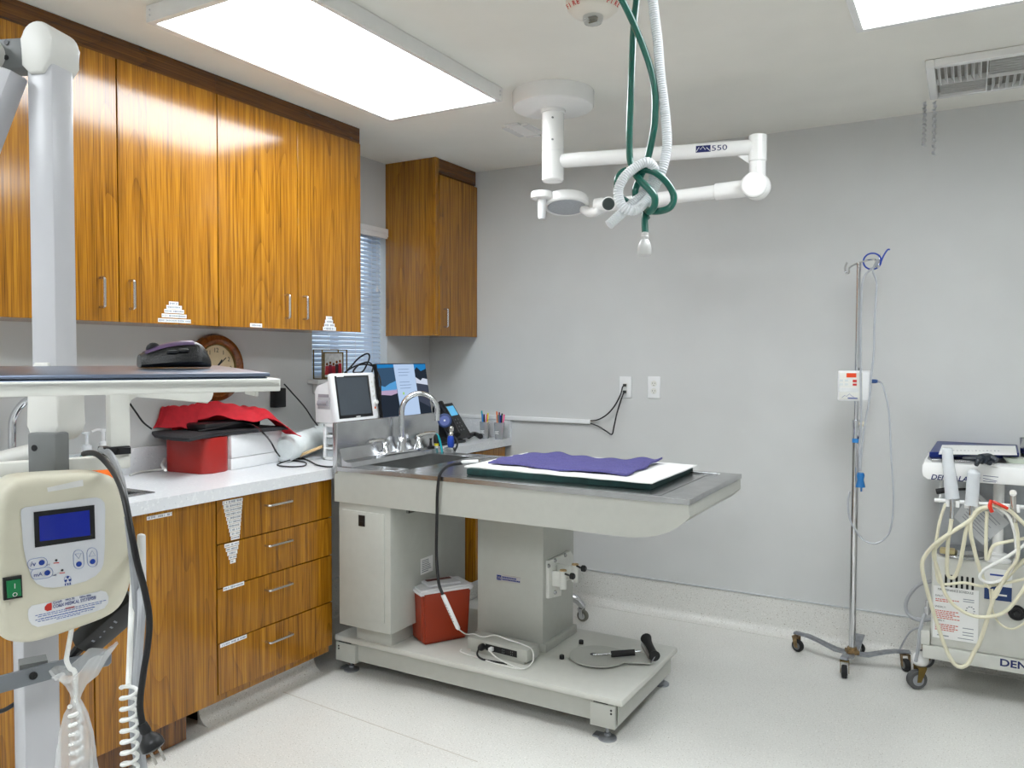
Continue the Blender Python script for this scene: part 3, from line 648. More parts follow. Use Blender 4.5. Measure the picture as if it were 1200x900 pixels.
bm = new(); obox(bm, ctr+w*.022+V((0, 0, .0125)), (L*.55, D*.2, .002), ax); mk('drop_slot', bm, M('slot shadow red', (90, 34, 22), .5), lid, False)
pc = AX(500, 662, cx1+.001); bm = new(); box(bm, (cx1+.0005, pc.y-.045, pc.z-.035), (cx1+.002, pc.y+.045, pc.z+.035)); lb = mk('warning_label', bm, labelw, cabn, False)
bm = new()
for i in range(7): box(bm, (cx1+.002, pc.y-.036, pc.z+.022-i*.008), (cx1+.0024, pc.y+.036-random.uniform(0, .03), pc.z+.0255-i*.008))
mk('label_print', bm, M_ink, tb, False)
# foot pedal plate on the base
fp = thing('foot_pedal', 'flat round steel foot plate with a black gripped lever on the table base', 'pedal', AZ(700, 770, BZ))
z = BZ+.010; c0 = AZ(701, 769.5, z); e0 = AZ(660.7, 768, z); e1 = AZ(763, 778.5, z); e2 = AZ(757, 757, z); R = .115
dd = (AZ(757, 768, z)-c0).normalized(); pp = V((-dd.y, dd.x, 0)); pts = [c0+dd*(R*math.cos(math.radians(k)))+pp*(R*math.sin(math.radians(k))) for k in range(40, 321, 10)]
bm = new(); prism(bm, pts+[e1, e1+(pp*.11)], V((0, 0, .004))); mk('plate', bm, beige, fp, False)
bm = new(); tube(bm, [AZ(695, 767, z+.007), AZ(705, 767, z+.013), AZ(751, 763, z+.03)], .004, 8, smooth=False); rod = mk('rod', bm, steel, fp)
bm = new(); cyl(bm, AZ(716, 766.5, z+.018), AZ(744, 764.5, z+.028), .0125, n=14); mk('grip', bm, rubber, rod)
bm = new(); lathe(bm, AZ(695.5, 767.5, z+.0005), [(.016, 0), (.016, .003), (.010, .005)], n=16); mk('pivot', bm, blackp, fp)
q0, q1 = AZ(757, 748, z+.055), AZ(767, 769, z+.03); dq = (q1-q0).normalized()
bm = new(); m_ = AZ(762, 776, z+.004); prism(bm, [AZ(751, 757, z+.004), AZ(763, 778, z+.004), q1+V((0, 0, -.003)), q0+V((-.02, 0, -.02))], V((.002, .002, .001))); mk('pedal_flap', bm, alu, fp, False)
bm = new(); tube(bm, [q0, q0+dq*.03, q0.lerp(q1, .5), q1-dq*.02, q1], lambda t: .021-.008*math.sin(t*3.14)+.002, 14); mk('pedal_grip', bm, rubber, fp)
for i, (u, v) in enumerate(((681, 754.5), (658.4, 772))):
    p = AZ(u, v, BZ); bm = new(); lathe(bm, p+V((0, 0, .0003)), [(.010, 0), (.010, .014), (.008, .016)], n=12); solo('rubber_stop', bm, rubber, ('black rubber stop on the table base behind the round plate', 'black rubber stop on the table base left of the round plate')[i], 'stop', 'rubber stops on the table base')

# ================================================================ CEILING
def light(x0, x1, y0, y1, label, grp='ceiling light panels'):
    t = thing('ceiling_light', label, 'light', ((x0+x1)/2, (y0+y1)/2, H), grp); zb = H-.055
    bm = new(); f = .022
    for lo, hi in (((x0, y0, zb), (x0+f, y1, H-.001)), ((x1-f, y0, zb), (x1, y1, H-.001)), ((x0+f, y0, zb), (x1-f, y0+f, H-.001)), ((x0+f, y1-f, zb), (x1-f, y1, H-.001))): box(bm, lo, hi, .001, 1)
    mk('frame', bm, whitem, t, False)
    bm = new(); box(bm, (x0+f, y0+f, zb+.004), (x1-f, y1-f, zb+.012)); mk('diffuser', bm, panel_m, t, False)
    bm = new()
    for x in (x0+.02, x1-.02):
        for dz in (.018, .034): lathe(bm, (x, y0, H-dz), [(.003, 0), (.003, .002)], (0, -1, 0), 8); 
        for dz in (.018, .034): lathe(bm, (x, y1, H-dz), [(.003, 0), (.003, .002)], (0, 1, 0), 8)
    for yy in (y0+.02, y1-.02):
        for dz in (.018, .034): lathe(bm, (x1, yy, H-dz), [(.003, 0), (.003, .002)], (1, 0, 0), 8)
    mk('screw', bm, alu, t)
light(.662, 1.252, -2.446, -1.224, 'flat white ceiling light panel over the wall cabinets')
light(2.607, 3.2, -2.48, -1.256, 'flat white ceiling light panel at the top right corner')
light(.662, 1.252, -5.2, -3.98, 'flat white ceiling light panel behind the camera on the left')
light(2.607, 3.2, -5.2, -3.98, 'flat white ceiling light panel behind the camera on the right')
# ceiling air vent
a, b, c2 = AZ(588, 149, H-.004), AZ(628, 139.5, H-.004), AZ(608, 159, H-.004)
x0, x1, y0, y1 = a.x, b.x+.06, c2.y-.02, c2.y+.215
q = [a, AZ(645, 135, H-.004)]
t = thing('ceiling_vent', 'small square louvred white vent on the ceiling beside the lamp mount', 'vent', (a.x+.14, a.y+.0, H))
vx0, vx1, vy0, vy1 = a.x, a.x+.285, a.y-.235, a.y+.02
vx0, vy1 = AZ(588, 149, H).x, AZ(588, 149, H).y; vy0 = AZ(609, 159, H).y; vx0 = min(vx0, AZ(609, 159, H).x); vx1 = AZ(637, 154, H).x
bm = new(); f = .035
for lo, hi in (((vx0, vy0, H-.008), (vx0+f, vy1, H-.0005)), ((vx1-f, vy0, H-.008), (vx1, vy1, H-.0005)), ((vx0+f, vy0, H-.008), (vx1-f, vy0+f, H-.0005)), ((vx0+f, vy1-f, H-.008), (vx1-f, vy1, H-.0005))): box(bm, lo, hi)
mk('vent_frame', bm, whitem, t, False)
n = 7
for i in range(n):
    y = vy0+f+(vy1-vy0-2*f)*(i+.5)/n; bm = new(); obox(bm, ((vx0+vx1)/2, y, H-.006), (vx1-vx0-2*f, .016, .0015), (V((1, 0, 0)), V((0, .8, -.6)), V((0, .6, .8)))); mk('louvre', bm, whitem, t, False)
bm = new(); box(bm, (vx0+f, vy0+f, H-.0012), (vx1-f, vy1-f, H-.0005)); mk('vent_duct', bm, offw, t, False)
# smoke strobe
sc_ = AZ(695, 0, H-.03); t = thing('fire_alarm', 'round white fire alarm strobe with red lettering on the ceiling', 'alarm', (sc_.x, sc_.y, H))
sp = V((sc_.x, sc_.y, H-.0005)); bm = new(); lathe(bm, sp, [(.070, 0), (.080, -.016), (.083, -.036), (.077, -.056), (.060, -.072), (.035, -.079), (.001, -.080)], n=36); mk('housing', bm, M('warm white alarm shell', (232, 226, 214), .35, var=.01), t)
bm = new(); lathe(bm, sp+V((0, 0, -.080)), [(.031, .002), (.031, -.008), (.026, -.018), (.014, -.023), (.001, -.0235)], n=20); ln = mk('strobe_lens', bm, clearp, t)
bm = new(); cyl(bm, sp+V((-.012, 0, -.088)), sp+V((.012, 0, -.088)), .003, n=8); box(bm, sp+V((-.010, -.006, -.083)), sp+V((.010, .006, -.0812))); mk('flash_tube', bm, brass, ln)
tocam = (CAM-sp); tocam.z = 0; tocam.normalize()
for off, in ((-48,), (48,)):
    for i, chh in enumerate('FIRE'):
        ang = math.radians(off+(i-1.5)*10.5); q = V((tocam.x*math.cos(ang)-tocam.y*math.sin(ang), tocam.x*math.sin(ang)+tocam.y*math.cos(ang), 0)); u = V((-q.y, q.x, 0)); v = V((-q.x*.32, -q.y*.32, 1)).normalized()*-1
        nrm = (q+V((0, 0, -.75))).normalized(); vv = nrm.cross(u).normalized()
        text('letter', chh, sp+q*.0795+V((0, 0, -.0675))-u*.005, u, vv, .019, inkr, t, bold=.02)
# ceiling register on the right with two twisted streamers
rz = H-.03
A0, A1, B0 = AZ(1084, 80, rz), AZ(1200, 61, rz), AZ(1087.5, 118, rz)
gx0, gy0, gy1 = A0.x, A0.y, B0.y; gx1 = gx0+.62
t = thing('ceiling_register', 'white louvred air register on the ceiling with two twisted streamers', 'vent', ((gx0+gx1)/2, (gy0+gy1)/2, H))
bm = new(); f = .03
def fr_(lo, hi): box(bm, lo, hi, .003, 1)
fr_((gx0, gy0, rz), (gx0+f, gy1, H-.0005)); fr_((gx1-f, gy0, rz), (gx1, gy1, H-.0005)); fr_((gx0+f, gy0, rz), (gx1-f, gy0+f, H-.0005)); fr_((gx0+f, gy1-f*.5, rz), (gx1-f, gy1, H-.0005)); mk('register_frame', bm, whitem, t)
bm = new(); box(bm, (gx0+f, gy0+f, H-.006), (gx1-f, gy1-f*.5, H-.001)); mk('register_throat', bm, M('register throat', (150, 147, 140), .7), t, False)
gm = gx0+.205; ym = gy0+f+(gy1-gy0-f*1.5)*.55
def vane(x, ya, yb, tilt): 
    bm = new(); obox(bm, (x, (ya+yb)/2, rz+.010), (.0015, yb-ya, .022), (V((math.cos(tilt), 0, math.sin(tilt))), V((0, 1, 0)), V((-math.sin(tilt), 0, math.cos(tilt))))); mk('vane', bm, whitem, t, False)
for i in range(7): vane(gx0+f+.012+i*.0225, gy0+f+.001, ym, .55)
for i in range(15): vane(gm+.02+i*.0235, ym+.003, gy1-f*.5-.001, -.55)
def hv(x0_, x1_, y): 
    bm = new(); obox(bm, ((x0_+x1_)/2, y, rz+.009), (x1_-x0_, .0015, .018), (V((1, 0, 0)), V((0, .8, -.6)), V((0, .6, .8)))); mk('vane', bm, whitem, t, False)
for i in range(6): hv(gx0+f+.01, gm-.006, ym+.006+i*(gy1-f*.5-ym-.008)/6)
for i in range(7): hv(gm+.004, gx1-f-.002, gy0+f+.006+i*(ym-gy0-f-.006)/7)
bm = new(); box(bm, (gm-.005, gy0+f, rz), (gm-.001, gy1-f*.5, H-.006)); box(bm, (gx0+f, ym-.0015, rz+.001), (gx1-f, ym+.0015, H-.006)); mk('register_divider', bm, whitem, t, False)
for i, (u, v0, v1, w, dep) in enumerate(((1082, 101, 172, .014, gy1+.0), (1093.5, 118, 183, .013, gy1-.03))):
    p0, p1 = AY(u+2, v0, dep), AY(u, v1, dep); p0.z = min(p0.z, rz-.001); bm = new(); N_ = 120; a_ = []; 
    for k in range(N_+1):
        s = k/N_; ph = s*2*math.pi*(9 if i == 0 else 8); c_ = p0.lerp(p1, s)+V((math.cos(ph)*.004, math.sin(ph)*.004, 0)); o_ = V((math.cos(ph*1.0+1), math.sin(ph+1), .35))*(w*.5); a_.append((c_-o_, c_+o_))
    vs = [(bm.verts.new(x), bm.verts.new(y)) for x, y in a_]
    for x, y in zip(vs, vs[1:]): bm.faces.new((x[0], x[1], y[1], y[0]))
    bmesh.ops.solidify(bm, geom=bm.faces[:], thickness=.0008)
    solo('streamer', bm, white, ('left twisted white streamer hanging at the end of the ceiling register', 'right twisted white streamer hanging from the ceiling register face')[i], 'streamer', 'streamers on the ceiling register', smooth=False)
# surgical lamp
lp = thing('surgical_lamp', 'white jointed surgical lamp hanging from a round ceiling mount', 'lamp', (1.41, -1.065, H))
cx, cy = 1.405, -1.065
bm = new(); lathe(bm, (cx, cy, H-.0005), [(.172, 0), (.172, -.055), (.166, -.063), (.06, -.072), (.001, -.072)], n=48); mk('canopy', bm, whitem, lp)
bm = new(); lathe(bm, (cx, cy, H-.0725), [(.052, 0), (.052, -.012), (.046, -.014), (.046, -.170), (.0445, -.171), (.0445, -.173), (.046, -.174), (.046, -.290), (.040, -.297), (.001, -.297)], n=28); mk('stem', bm, whitem, lp)
bm = new(); cyl(bm, AD(655, 140+5, 3.36)+V((.0, -.046, 0)), AD(655, 145, 3.36)+V((0, -.05, 0)), .003, n=8); cyl(bm, V((cx, cy, H-.115))+V((.02, -.0405, 0)), V((cx, cy, H-.115))+V((.02, -.046, 0)), .004, n=8); cyl(bm, V((cx, cy, H-.205))+V((.02, -.0405, 0)), V((cx, cy, H-.205))+V((.02, -.046, 0)), .004, n=8); mk('set_screw', bm, greyp, lp)
e1 = AD(888, 172, 3.09); e0 = V((cx, cy, 2.205)); e1.z = 2.197
d = (e1-e0).normalized(); bm = new(); lathe(bm, e0+d*.03, [(.026, 0), (.030, .03), (.030, .04), ((.029), (e1-e0).length-.05)], d, 20); am = mk('upper_arm', bm, whitem, lp)
n_ = d.cross(V((0, 0, 1))).normalized(); n_ = n_ if n_.dot(CAM-e1) > 0 else -n_
uu = d
tp = AD(817, 177, 3.18); s_ = (tp-e0).dot(d)
bm = new(); obox(bm, e0+d*(s_+.028)+n_*.0292, (.056, .001, .026), (uu, n_, uu.cross(n_))); bd = mk('badge', bm, navy, am, False)
for i in range(6): pass
bm = new(); z_ = V((0, 0, 1)); o = e0+d*s_+n_*.0302
mt_ = [(0.002, -.009), (.012, .007), (.018, -.002), (.027, .009), (.036, -.004), (.041, .004), (.054, -.009)]
tube(bm, [o+d*x+z_*y for x, y in mt_], .0012, 4, smooth=False); mk('badge_mark', bm, whitem, am, False)
text('badge_number', '550', e0+d*(s_+.061)+n_*.0295-z_*.0105, d, z_, .03, navy, am, .058)
bm = new(); lathe(bm, e1+V((0, 0, .045)), [(.030, 0), (.034, -.003), (.034, -.10), (.031, -.103), (.031, -.185)], n=24); prism(bm, [e1-d*.075+V((0, 0, -.03)), e1-d*.03+V((0, 0, -.03)), e1-d*.03+V((0, 0, -.065))], V((0, 0, 0))+n_*.006); mk('elbow', bm, whitem, lp)
j = e1+V((0, 0, -.155)); nn_ = (CAM-j).normalized(); nn_.z = 0
bm = new(); sphere(bm, j, .052); lathe(bm, j-d*.012, [(.044, .0), (.048, .045), (.048, .055), (.043, .060), (.001, .060)], nn_, 28); jt = mk('joint', bm, whitem, lp)
k_ = AD(706, 241, 3.42); d2 = (k_-j).normalized()
bm = new(); lathe(bm, j, [(.034, .03), (.034, .16), (.028, .165), (.027, (k_-j).length-.02), (.034, (k_-j).length), (.034, (k_-j).length+.03)], d2, 20); mk('lower_arm', bm, whitem, lp)
bm = new(); q = AD(713, 239, 3.40); nq = (CAM-q).normalized(); sphere(bm, k_, .040, 1, 1, .8); lathe(bm, q, [(.030, 0), (.030, .040), (.026, .044), (.001, .044)], nq, 24); sv = mk('swivel', bm, whitem, lp); bm = new(); lathe(bm, q+nq*.0445, [(.026, 0), (.026, .006), (.020, .008), (.020, .003), (.011, .003), (.011, .008), (.001, .008)], nq, 24); mk('swivel_ring', bm, M('dark swivel ring', (70, 78, 76), .4, .5), sv)
hc = AD(664, 238, 3.50); ax_ = V((.10, -.20, -1)).normalized()
bm = new(); tube(bm, [k_, AD(700, 247, 3.42), AD(691, 249, 3.46), AD(684, 245, 3.49)], .022, 12); mk('yoke', bm, whitem, lp)
bm = new(); lathe(bm, hc-ax_*.03, [(.001, -.012), (.06, -.008), (.094, .008), (.100, .022), (.100, .045), (.094, .052), (.086, .052), (.084, .046), (.001, .046)], ax_, 40); hd = mk('lamp_head', bm, whitem, lp)
bm = new(); lathe(bm, hc+ax_*.017, [(.083, 0), (.082, .004), (.06, .007), (.001, .008)], ax_, 36); mk('lamp_lens', bm, lensgrey, hd)
hp = AD(635, 229, 3.45); bm = new(); lathe(bm, hp+V((0, 0, .018)), [(.001, 0), (.044, -.003), (.048, -.010), (.048, -.030), (.040, -.036), (.001, -.036)], n=24); obox(bm, hp.lerp(hc, .5)+V((0, 0, .002)), ((hc-hp).length, .05, .028), ((hc-hp).normalized(), (hc-hp).normalized().cross(V((0, 0, 1))).normalized(), V((0, 0, 1))), .005); mk('handle_hub', bm, whitem, hd)
bm = new(); lathe(bm, hp+V((0, 0, -.016)), [(.018, 0), (.020, -.012), (.0185, -.02), (.017, -.075), (.014, -.085), (.001, -.087)], n=18); mk('handle', bm, white, hd)
# hanging hoses with a knot
DH = 1.8
def PD(L, z0=None): return [AD(u, v, DH+o) for u, v, o in L]
top_w = V((AD(762, 0, DH).x, AD(762, 0, DH).y, H))
def up_to_ceiling(p, dx=0): return V((p.x+dx, p.y, H))
wl = [(765, 0, 0), (767.5, 23, 0), (770.6, 47, 0), (773.5, 85, 0), (777.5, 117, 0), (780.5, 145, 0), (781.5, 171, 0), (777, 196, .0), (768, 217, .004), (757, 236, -.005), (743, 246.5, -.018), (730, 242, -.02), (724.5, 225, -.02), (731, 208.6, -.022), (745, 196, -.022), (758, 190, -.02), (766, 197, -.008), (766, 208, .012), (757.5, 224.6, .018), (743, 237, .012), (729, 249.5, .004), (713, 264, 0)]
P = PD(wl); e_ = P[0]+(P[0]-P[1])*3.5; P = [V((e_.x, e_.y, H)), e_]+P
bm = new(); corrugated(bm, P, .0108, .0052, .16); solo('breathing_hose', bm, whosem, 'white corrugated breathing hose hanging from the ceiling, knotted with green hoses', 'hose')
gh = thing('gas_hose', 'dark green gas hose, a doubled loop knotted below the ceiling, with silver coupling', 'hose', AD(757, 250, DH))
ga = [(745.8, 0, .02), (742.6, 31, .02), (741, 62, .02), (739.3, 109, .02), (737.8, 150, .02), (737.7, 178, .016), (740, 194, .01), (748, 209, -.012), (760, 221, -.03), (767, 231, -.034), (766.5, 242, -.03), (761, 248, -.012), (757.5, 246, .016), (755.5, 256, .012), (756, 274, .0)]
P = PD(ga); e_ = P[0]+(P[0]-P[1])*2.5; P = [V((e_.x, e_.y, H)), e_]+P; bm = new(); tube(bm, P, .0078, 12, 10); mk('hose_length', bm, greenhose, gh)
gb = [(729, 0, -.02), (739, 20, -.01), (752, 50, -.0), (762.5, 81, 0), (767.5, 109, 0), (767.3, 140, .0), (765.5, 155, .0), (761, 178, .012), (756, 195, .02), (748, 213, .02), (744.5, 226, .018), (750, 240, .03), (762, 247, .02), (775, 247, -.002), (786, 242, -.01), (789.5, 230, -.01), (783, 216, -.01), (771, 204, -.012), (758, 199, -.006), (745, 200, .01), (733, 200, .02), (725.5, 206, .02), (723, 217, .02), (727, 230, .02), (738, 238, .03), (752, 243, .03), (758, 256, .016)]
P = PD(gb); e_ = P[0]+(P[0]-P[1])*2.5; P = [V((e_.x-.02, e_.y, H)), e_]+P; bm = new(); tube(bm, P, .0078, 12, 10); mk('hose_length', bm, greenhose, gh)
p = AD(756, 272, DH); bm = new(); lathe(bm, p, [(.007, 0), (.0085, -.004), (.0075, -.008), (.009, -.010), (.0075, -.014), (.0075, -.017), (.009, -.018), (.014, -.028), (.0155, -.036), (.0155, -.048), (.013, -.052), (.001, -.052)], (.03, 0, 1), 20); mk('coupling', bm, M('pale satin coupling', (206, 206, 204), .35, .15), gh)

# ================================================================ WALL FITTINGS
def wallplate(u0, u1, v0, v1, name, label):
    a, b = AY(u0, v0, -.006), AY(u1, v1, -.006); t = thing('wall_outlet', label, 'outlet', ((a.x+b.x)/2, 0, b.z), 'wall outlets'); bm = new(); box(bm, (a.x, -.007, b.z), (b.x, -.0005, a.z), .003); mk('cover_plate', bm, white, t)
    return t, V(((a.x+b.x)/2, -.007, (a.z+b.z)/2)), b.x-a.x, a.z-b.z
t, c, w, h = wallplate(726, 739.8, 441, 466.5, 'data_outlet', 'white data outlet plate with two black cords plugged in, on the back wall')
for dz in (.012, -.024):
    bm = new(); box(bm, c+V((-.012, -.003, dz-.01)), c+V((.012, .0, dz+.01)), .001); mk('jack', bm, offw, t, False)
    bm = new(); box(bm, c+V((-.008, -.018, dz-.008)), c+V((.008, -.0032, dz+.006)), .002); mk('jack_plug', bm, blackp, t)
cA = c
t, c, w, h = wallplate(759, 773.6, 441, 467, 'outlet', 'plain white double power outlet right of the corded data outlet')
for dz in (.02, -.02):
    bm = new(); lathe(bm, c+V((0, .0002, dz)), [(.0165, 0), (.0165, .002)], (0, -1, 0), 20); so = mk('socket', bm, offw, t)
    bm = new()
    for dx, hh in ((-.006, .008), (.006, .006)): box(bm, c+V((dx-.001, -.0026, dz+.002-hh/2)), c+V((dx+.001, -.002, dz+.002+hh/2)))
    cyl(bm, c+V((0, -.002, dz-.009)), c+V((0, -.0026, dz-.009)), .0022, n=8); mk('socket_slots', bm, dark, so, False)
bm = new(); x1 = AY(691.5, 495, -.02).x; box(bm, (.022, -.024, 1.010), (x1, -.0005, 1.033), .002); solo('cable_raceway', bm, white, 'white cable raceway strip along the back wall above the counter', 'raceway')
bm = new(); tube(bm, [V((x1-.02, -.012, 1.026)), AY(700, 492, -.02), AY(711, 486, -.03), AY(720, 476, -.035), AY(727, 463, -.035), AY(729.5, 454, -.032), cA+V((0, -.018, .011))], .0038, 6); solo('data_cord', bm, blackcord, 'upper black cord curving from the raceway end up to the outlet', 'cord', 'cords at the data outlet')
bm = new(); tube(bm, [V((x1-.02, -.012, 1.017)), AY(700, 499, -.02), AY(710, 505, -.04), AY(717, 509, -.05), AY(719.5, 500, -.05), AY(723, 484, -.045), AY(728, 468, -.04), cA+V((0, -.018, -.025))], .0038, 6); solo('data_cord', bm, blackcord, 'lower black cord sagging to a point before rising to the outlet', 'cord', 'cords at the data outlet')

# ================================================================ ON THE LEFT COUNTER
def patch_at(*a): return patch(*a)
A_, B_, D_ = V((.055, -1.925, ZC)), V((.292, -1.915, ZC)), V((.25, -1.484, ZC))
d = (D_-B_).normalized(); w = V((-d.y, d.x, 0)); HB = .148
bm = new(); Pc = B_+d*.05+w*.118; prism(bm, rrect(Pc+V((0, 0, .001)), -w, d, .236, .14, .035, 6), V((0, 0, HB-.004)), .004); solo('red_bin', bm, redp, 'glossy red plastic bin in front of the long white box on the counter', 'bin')
wb = thing('white_box', 'long white box behind the red bin carrying the black mat', 'box', B_+d*.3+w*.11); L = (D_-B_).length-.122
bm = new(); obox(bm, B_+d*(.122+L/2)+w*.118+V((0, 0, .025)), (.23, L, .0485), (-w, d, V((0, 0, 1))), .003); mk('box_base', bm, white, wb)
bm = new(); obox(bm, B_+d*(.122+L/2)+w*.118+V((0, 0, .0505+(HB-.0505)/2)), (.236, L, HB-.0505), (-w, d, V((0, 0, 1))), .003); mk('box_lid', bm, white, wb)
bm = new(); tube(bm, [AZ(194, 551, ZC+.03)-V((.0, .0, 0)), AZ(190, 545, ZC+.04), AZ(193, 538, ZC+.05)], .006, 8); tube(bm, [AZ(193, 550, ZC+.012), AZ(180, 551, ZC+.006), AZ(165, 553, ZC+.005), AZ(152, 557, ZC+.005)], .004, 6); solo('bin_cord', bm, whitecord, 'white cord lying on the counter left of the red bin', 'cord')
zM = ZC+HB+.0015
fr_pts = [AZ(u, v, zM) for u, v in ((175, 506), (181, 513), (200, 516.5), (222, 518), (236, 514.5), (255, 511), (300, 507), (338, 503.5))]
pts = fr_pts+[V((.05, fr_pts[-1].y+.01, zM)), V((.04, fr_pts[0].y+.02, zM))]
bm = new(); prism(bm, pts, V((0, 0, .014)), .003); solo('padded_mat', bm, blackmat, 'black padded mat lying on the white box and red bin', 'mat')
zc_ = zM+.0155
bm = new(); box(bm, (.06, -1.86, zc_), (.20, -1.56, zc_+.03), .01); solo('warming_unit', bm, blackp, 'flat black device under the red cloth on the mat', 'device')
c0, c1 = AZ(176, 505, zc_), AZ(346, 500, zc_); c = [c0, c1, V((.05, c1.y+.02, zc_)), V((.045, c0.y+.06, zc_))]
def rc(s, t):
    base = .080+.016*math.exp(-((s-.14)/.17)**2)+.030*math.exp(-((s-.48)/.22)**2)-.012*s
    edge = min(1, .25+s/.035)*min(1, (1-t)/.1+.0)
    f = .10+.90*min(1, t/.22); f2 = .42+.58*min(1, t/.3)
    lift = .0 if .34 < s < .95 else .0
    wr = .010*math.sin(s*17+t*7)*math.sin(t*6+s*3)+.003*math.sin(s*43-t*17)
    h = max(.0, base*edge*(f if s < .32 else f2)+wr*edge) + (lift*math.exp(-(t/.25)**2)*.2)
    x = V((.02*math.sin(s*11)*(1-t), .01*math.sin(t*9), h+.001))
    if s > .84 and t < .7: k = min(1, (s-.84)/.15)**1.3*min(1, (.7-t)/.35); x += V((.035*k, .022*k, -.050*k-h*.85*k))
    return x
bm = patch(c, 90, 36, rc, .003); solo('red_cloth', bm, redcloth, 'rumpled red cloth draped over the black mat on the counter', 'cloth')
bm = new(); tube(bm, [AZ(232, 505, zc_+.008), AZ(252, 502, zc_+.012), AZ(275, 497, zc_+.02), AZ(288, 496, zc_+.02), AZ(300, 500, zc_+.012), AZ(310, 509, zM+.01), AX(318, 519, .30), AX(324, 530, .31), AZ(332, 538, ZC+.006), AZ(345, 540, ZC+.005), AZ(358, 542, ZC+.005), AZ(356, 546, ZC+.005), AZ(340, 547, ZC+.005), AZ(325, 545, ZC+.005), AZ(335, 540.5, ZC+.011), AZ(352, 537, ZC+.007), AZ(362, 540, ZC+.005), AZ(372, 545, ZC+.005), AZ(385, 547, ZC+.005), AZ(396, 546, ZC+.005)], .0034, 6); solo('mat_lead', bm, blackcord, 'thin black lead from the black mat looping on the counter', 'cord')
bm = new(); obox(bm, AZ(309, 509, zM+.012), (.012, .045, .012), (V((.5, .6, -.6)).normalized().cross(V((0, 0, 1))).normalized(), V((.5, .6, -.6)).normalized(), V((1, -1, 0)).normalized()), .004); solo('lead_joint', bm, blackp, 'small black joint on the lead at the edge of the mat', 'connector')
bm = new(); corrugated(bm, [AZ(333, 527, ZC+.058), AZ(352, 521, ZC+.06), AZ(370, 514, ZC+.066), V((.12, -1.08, ZC+.085)), V((.10, -.93, ZC+.10))], .052, .022, .26, 24); solo('blower_hose', bm, M('pale grey hose fabric', (214, 220, 220), .5, var=.05), 'wide pale corrugated air hose lying between white box and organizer', 'hose')
a, b = AZ(351, 534, ZC+.02), AZ(378, 523, ZC+.062); d = (b-a).normalized(); bm = new(); obox(bm, (a+b)/2, ((b-a).length, .030, .012), (d, V((-d.y, d.x, 0)).normalized(), d.cross(V((-d.y, d.x, 0)).normalized())), .002); solo('wooden_stick', bm, cardboard, 'pale wooden stick leaning on the counter left of the organizer', 'stick')
bm = new(); box(bm, V((.28, -1.45, ZC+.0005)), V((.34, -1.40, ZC+.02)), .004); 
bm.free()
# drawer organizer
ox0, ox1, oy0, oy1, oz = .365, .565, -1.342, -1.06, 1.072
og = thing('drawer_organizer', 'small white desktop organizer with open tiers beneath the patient monitor', 'organizer', ((ox0+ox1)/2, (oy0+oy1)/2, ZC))
bm = new(); e = .014
for lo, hi in (((ox0, oy0, ZC+.001), (ox0+e, oy1, oz)), ((ox1-e, oy0, ZC+.001), (ox1, oy1, oz)), ((ox0, oy0, oz-e), (ox1, oy1, oz)), ((ox0, oy0, ZC+.001), (ox1, oy1, ZC+e)), ((ox0, oy1-.004, ZC+.001), (ox1, oy1, oz))): box(bm, lo, hi, .002, 1)
mk('carcass', bm, white, og)
for k in (1, 2):
    z = ZC+(oz-ZC)*k/3; bm = new(); box(bm, (ox0+e, oy0+.002, z-.006), (ox1-e, oy1-.005, z+.004), .001, 1); mk('shelf', bm, white, og)
for k in range(3):
    z = ZC+(oz-ZC)*k/3; bm = new(); box(bm, (ox0+e+.004, oy0+.012, z+.016), (ox1-e-.004, oy0+.016, z+.045)); mk('drawer_front', bm, M('grey translucent drawer', (190, 196, 200), .3) if k == 0 else bpy.data.materials['grey translucent drawer'], og, False)
# patient monitor (faces +X, leans back)
MX = .455; mz = oz+.001
p0, p1 = AX(396, 491, MX), AX(445, 488, MX); ya, yb = p0.y, p1.y; hM = AX(396, 437.5, MX-.03).z-mz
pm = thing('patient_monitor', 'white patient monitor with a dark screen on the white organizer', 'monitor', (MX-.06, (ya+yb)/2, mz))
tilt = math.radians(9); zz = V((-math.sin(tilt), 0, math.cos(tilt))); nx = V((math.cos(tilt), 0, math.sin(tilt))); yy = V((0, 1, 0)); o = V((MX, (ya+yb)/2, mz+.004)); wM = yb-ya
bm = new(); obox(bm, o+zz*hM/2-nx*.018, (.036, wM, hM), (nx, yy, zz), .011, 3); mk('front_shell', bm, white, pm)
bm = new(); prism(bm, [V((MX-.03, ya+.012, mz+.0)), V((MX-.15, ya+.012, mz+.0)), V((MX-.155, ya+.012, mz+hM*.62)), V((MX-.14, ya+.012, mz+hM*.74)), V((MX-.05, ya+.012, mz+hM*.88))], V((0, wM-.03, 0)), .006); bs = mk('rear_shell', bm, white, pm)
bm = new(); obox(bm, V((MX-.095, ya+.0115, mz+hM*.40)), (.075, .004, .055), I3, .0015); pr = mk('printer_door', bm, M('printer door grey', (186, 186, 190), .4), bs)
bm = new(); cyl(bm, V((MX-.125, ya+.009, mz+hM*.40)), V((MX-.066, ya+.009, mz+hM*.40)), .014, n=14); box(bm, V((MX-.128, ya+.008, mz+hM*.52)), V((MX-.064, ya+.0095, mz+hM*.58))); mk('paper_roll', bm, M('printer grey paper', (150, 146, 152), .5), pr)
bm = new(); obox(bm, o+zz*(hM*.51)+nx*.0005-yy*(wM*.055), (.002, wM*.80, hM*.86), (nx, yy, zz), .0008); sb_ = mk('screen_bezel', bm, blackp, pm)
bm = new(); obox(bm, o+zz*(hM*.525)+nx*.0018-yy*(wM*.06), (.0012, wM*.72, hM*.76), (nx, yy, zz)); mk('screen', bm, screen_grey, sb_, False)
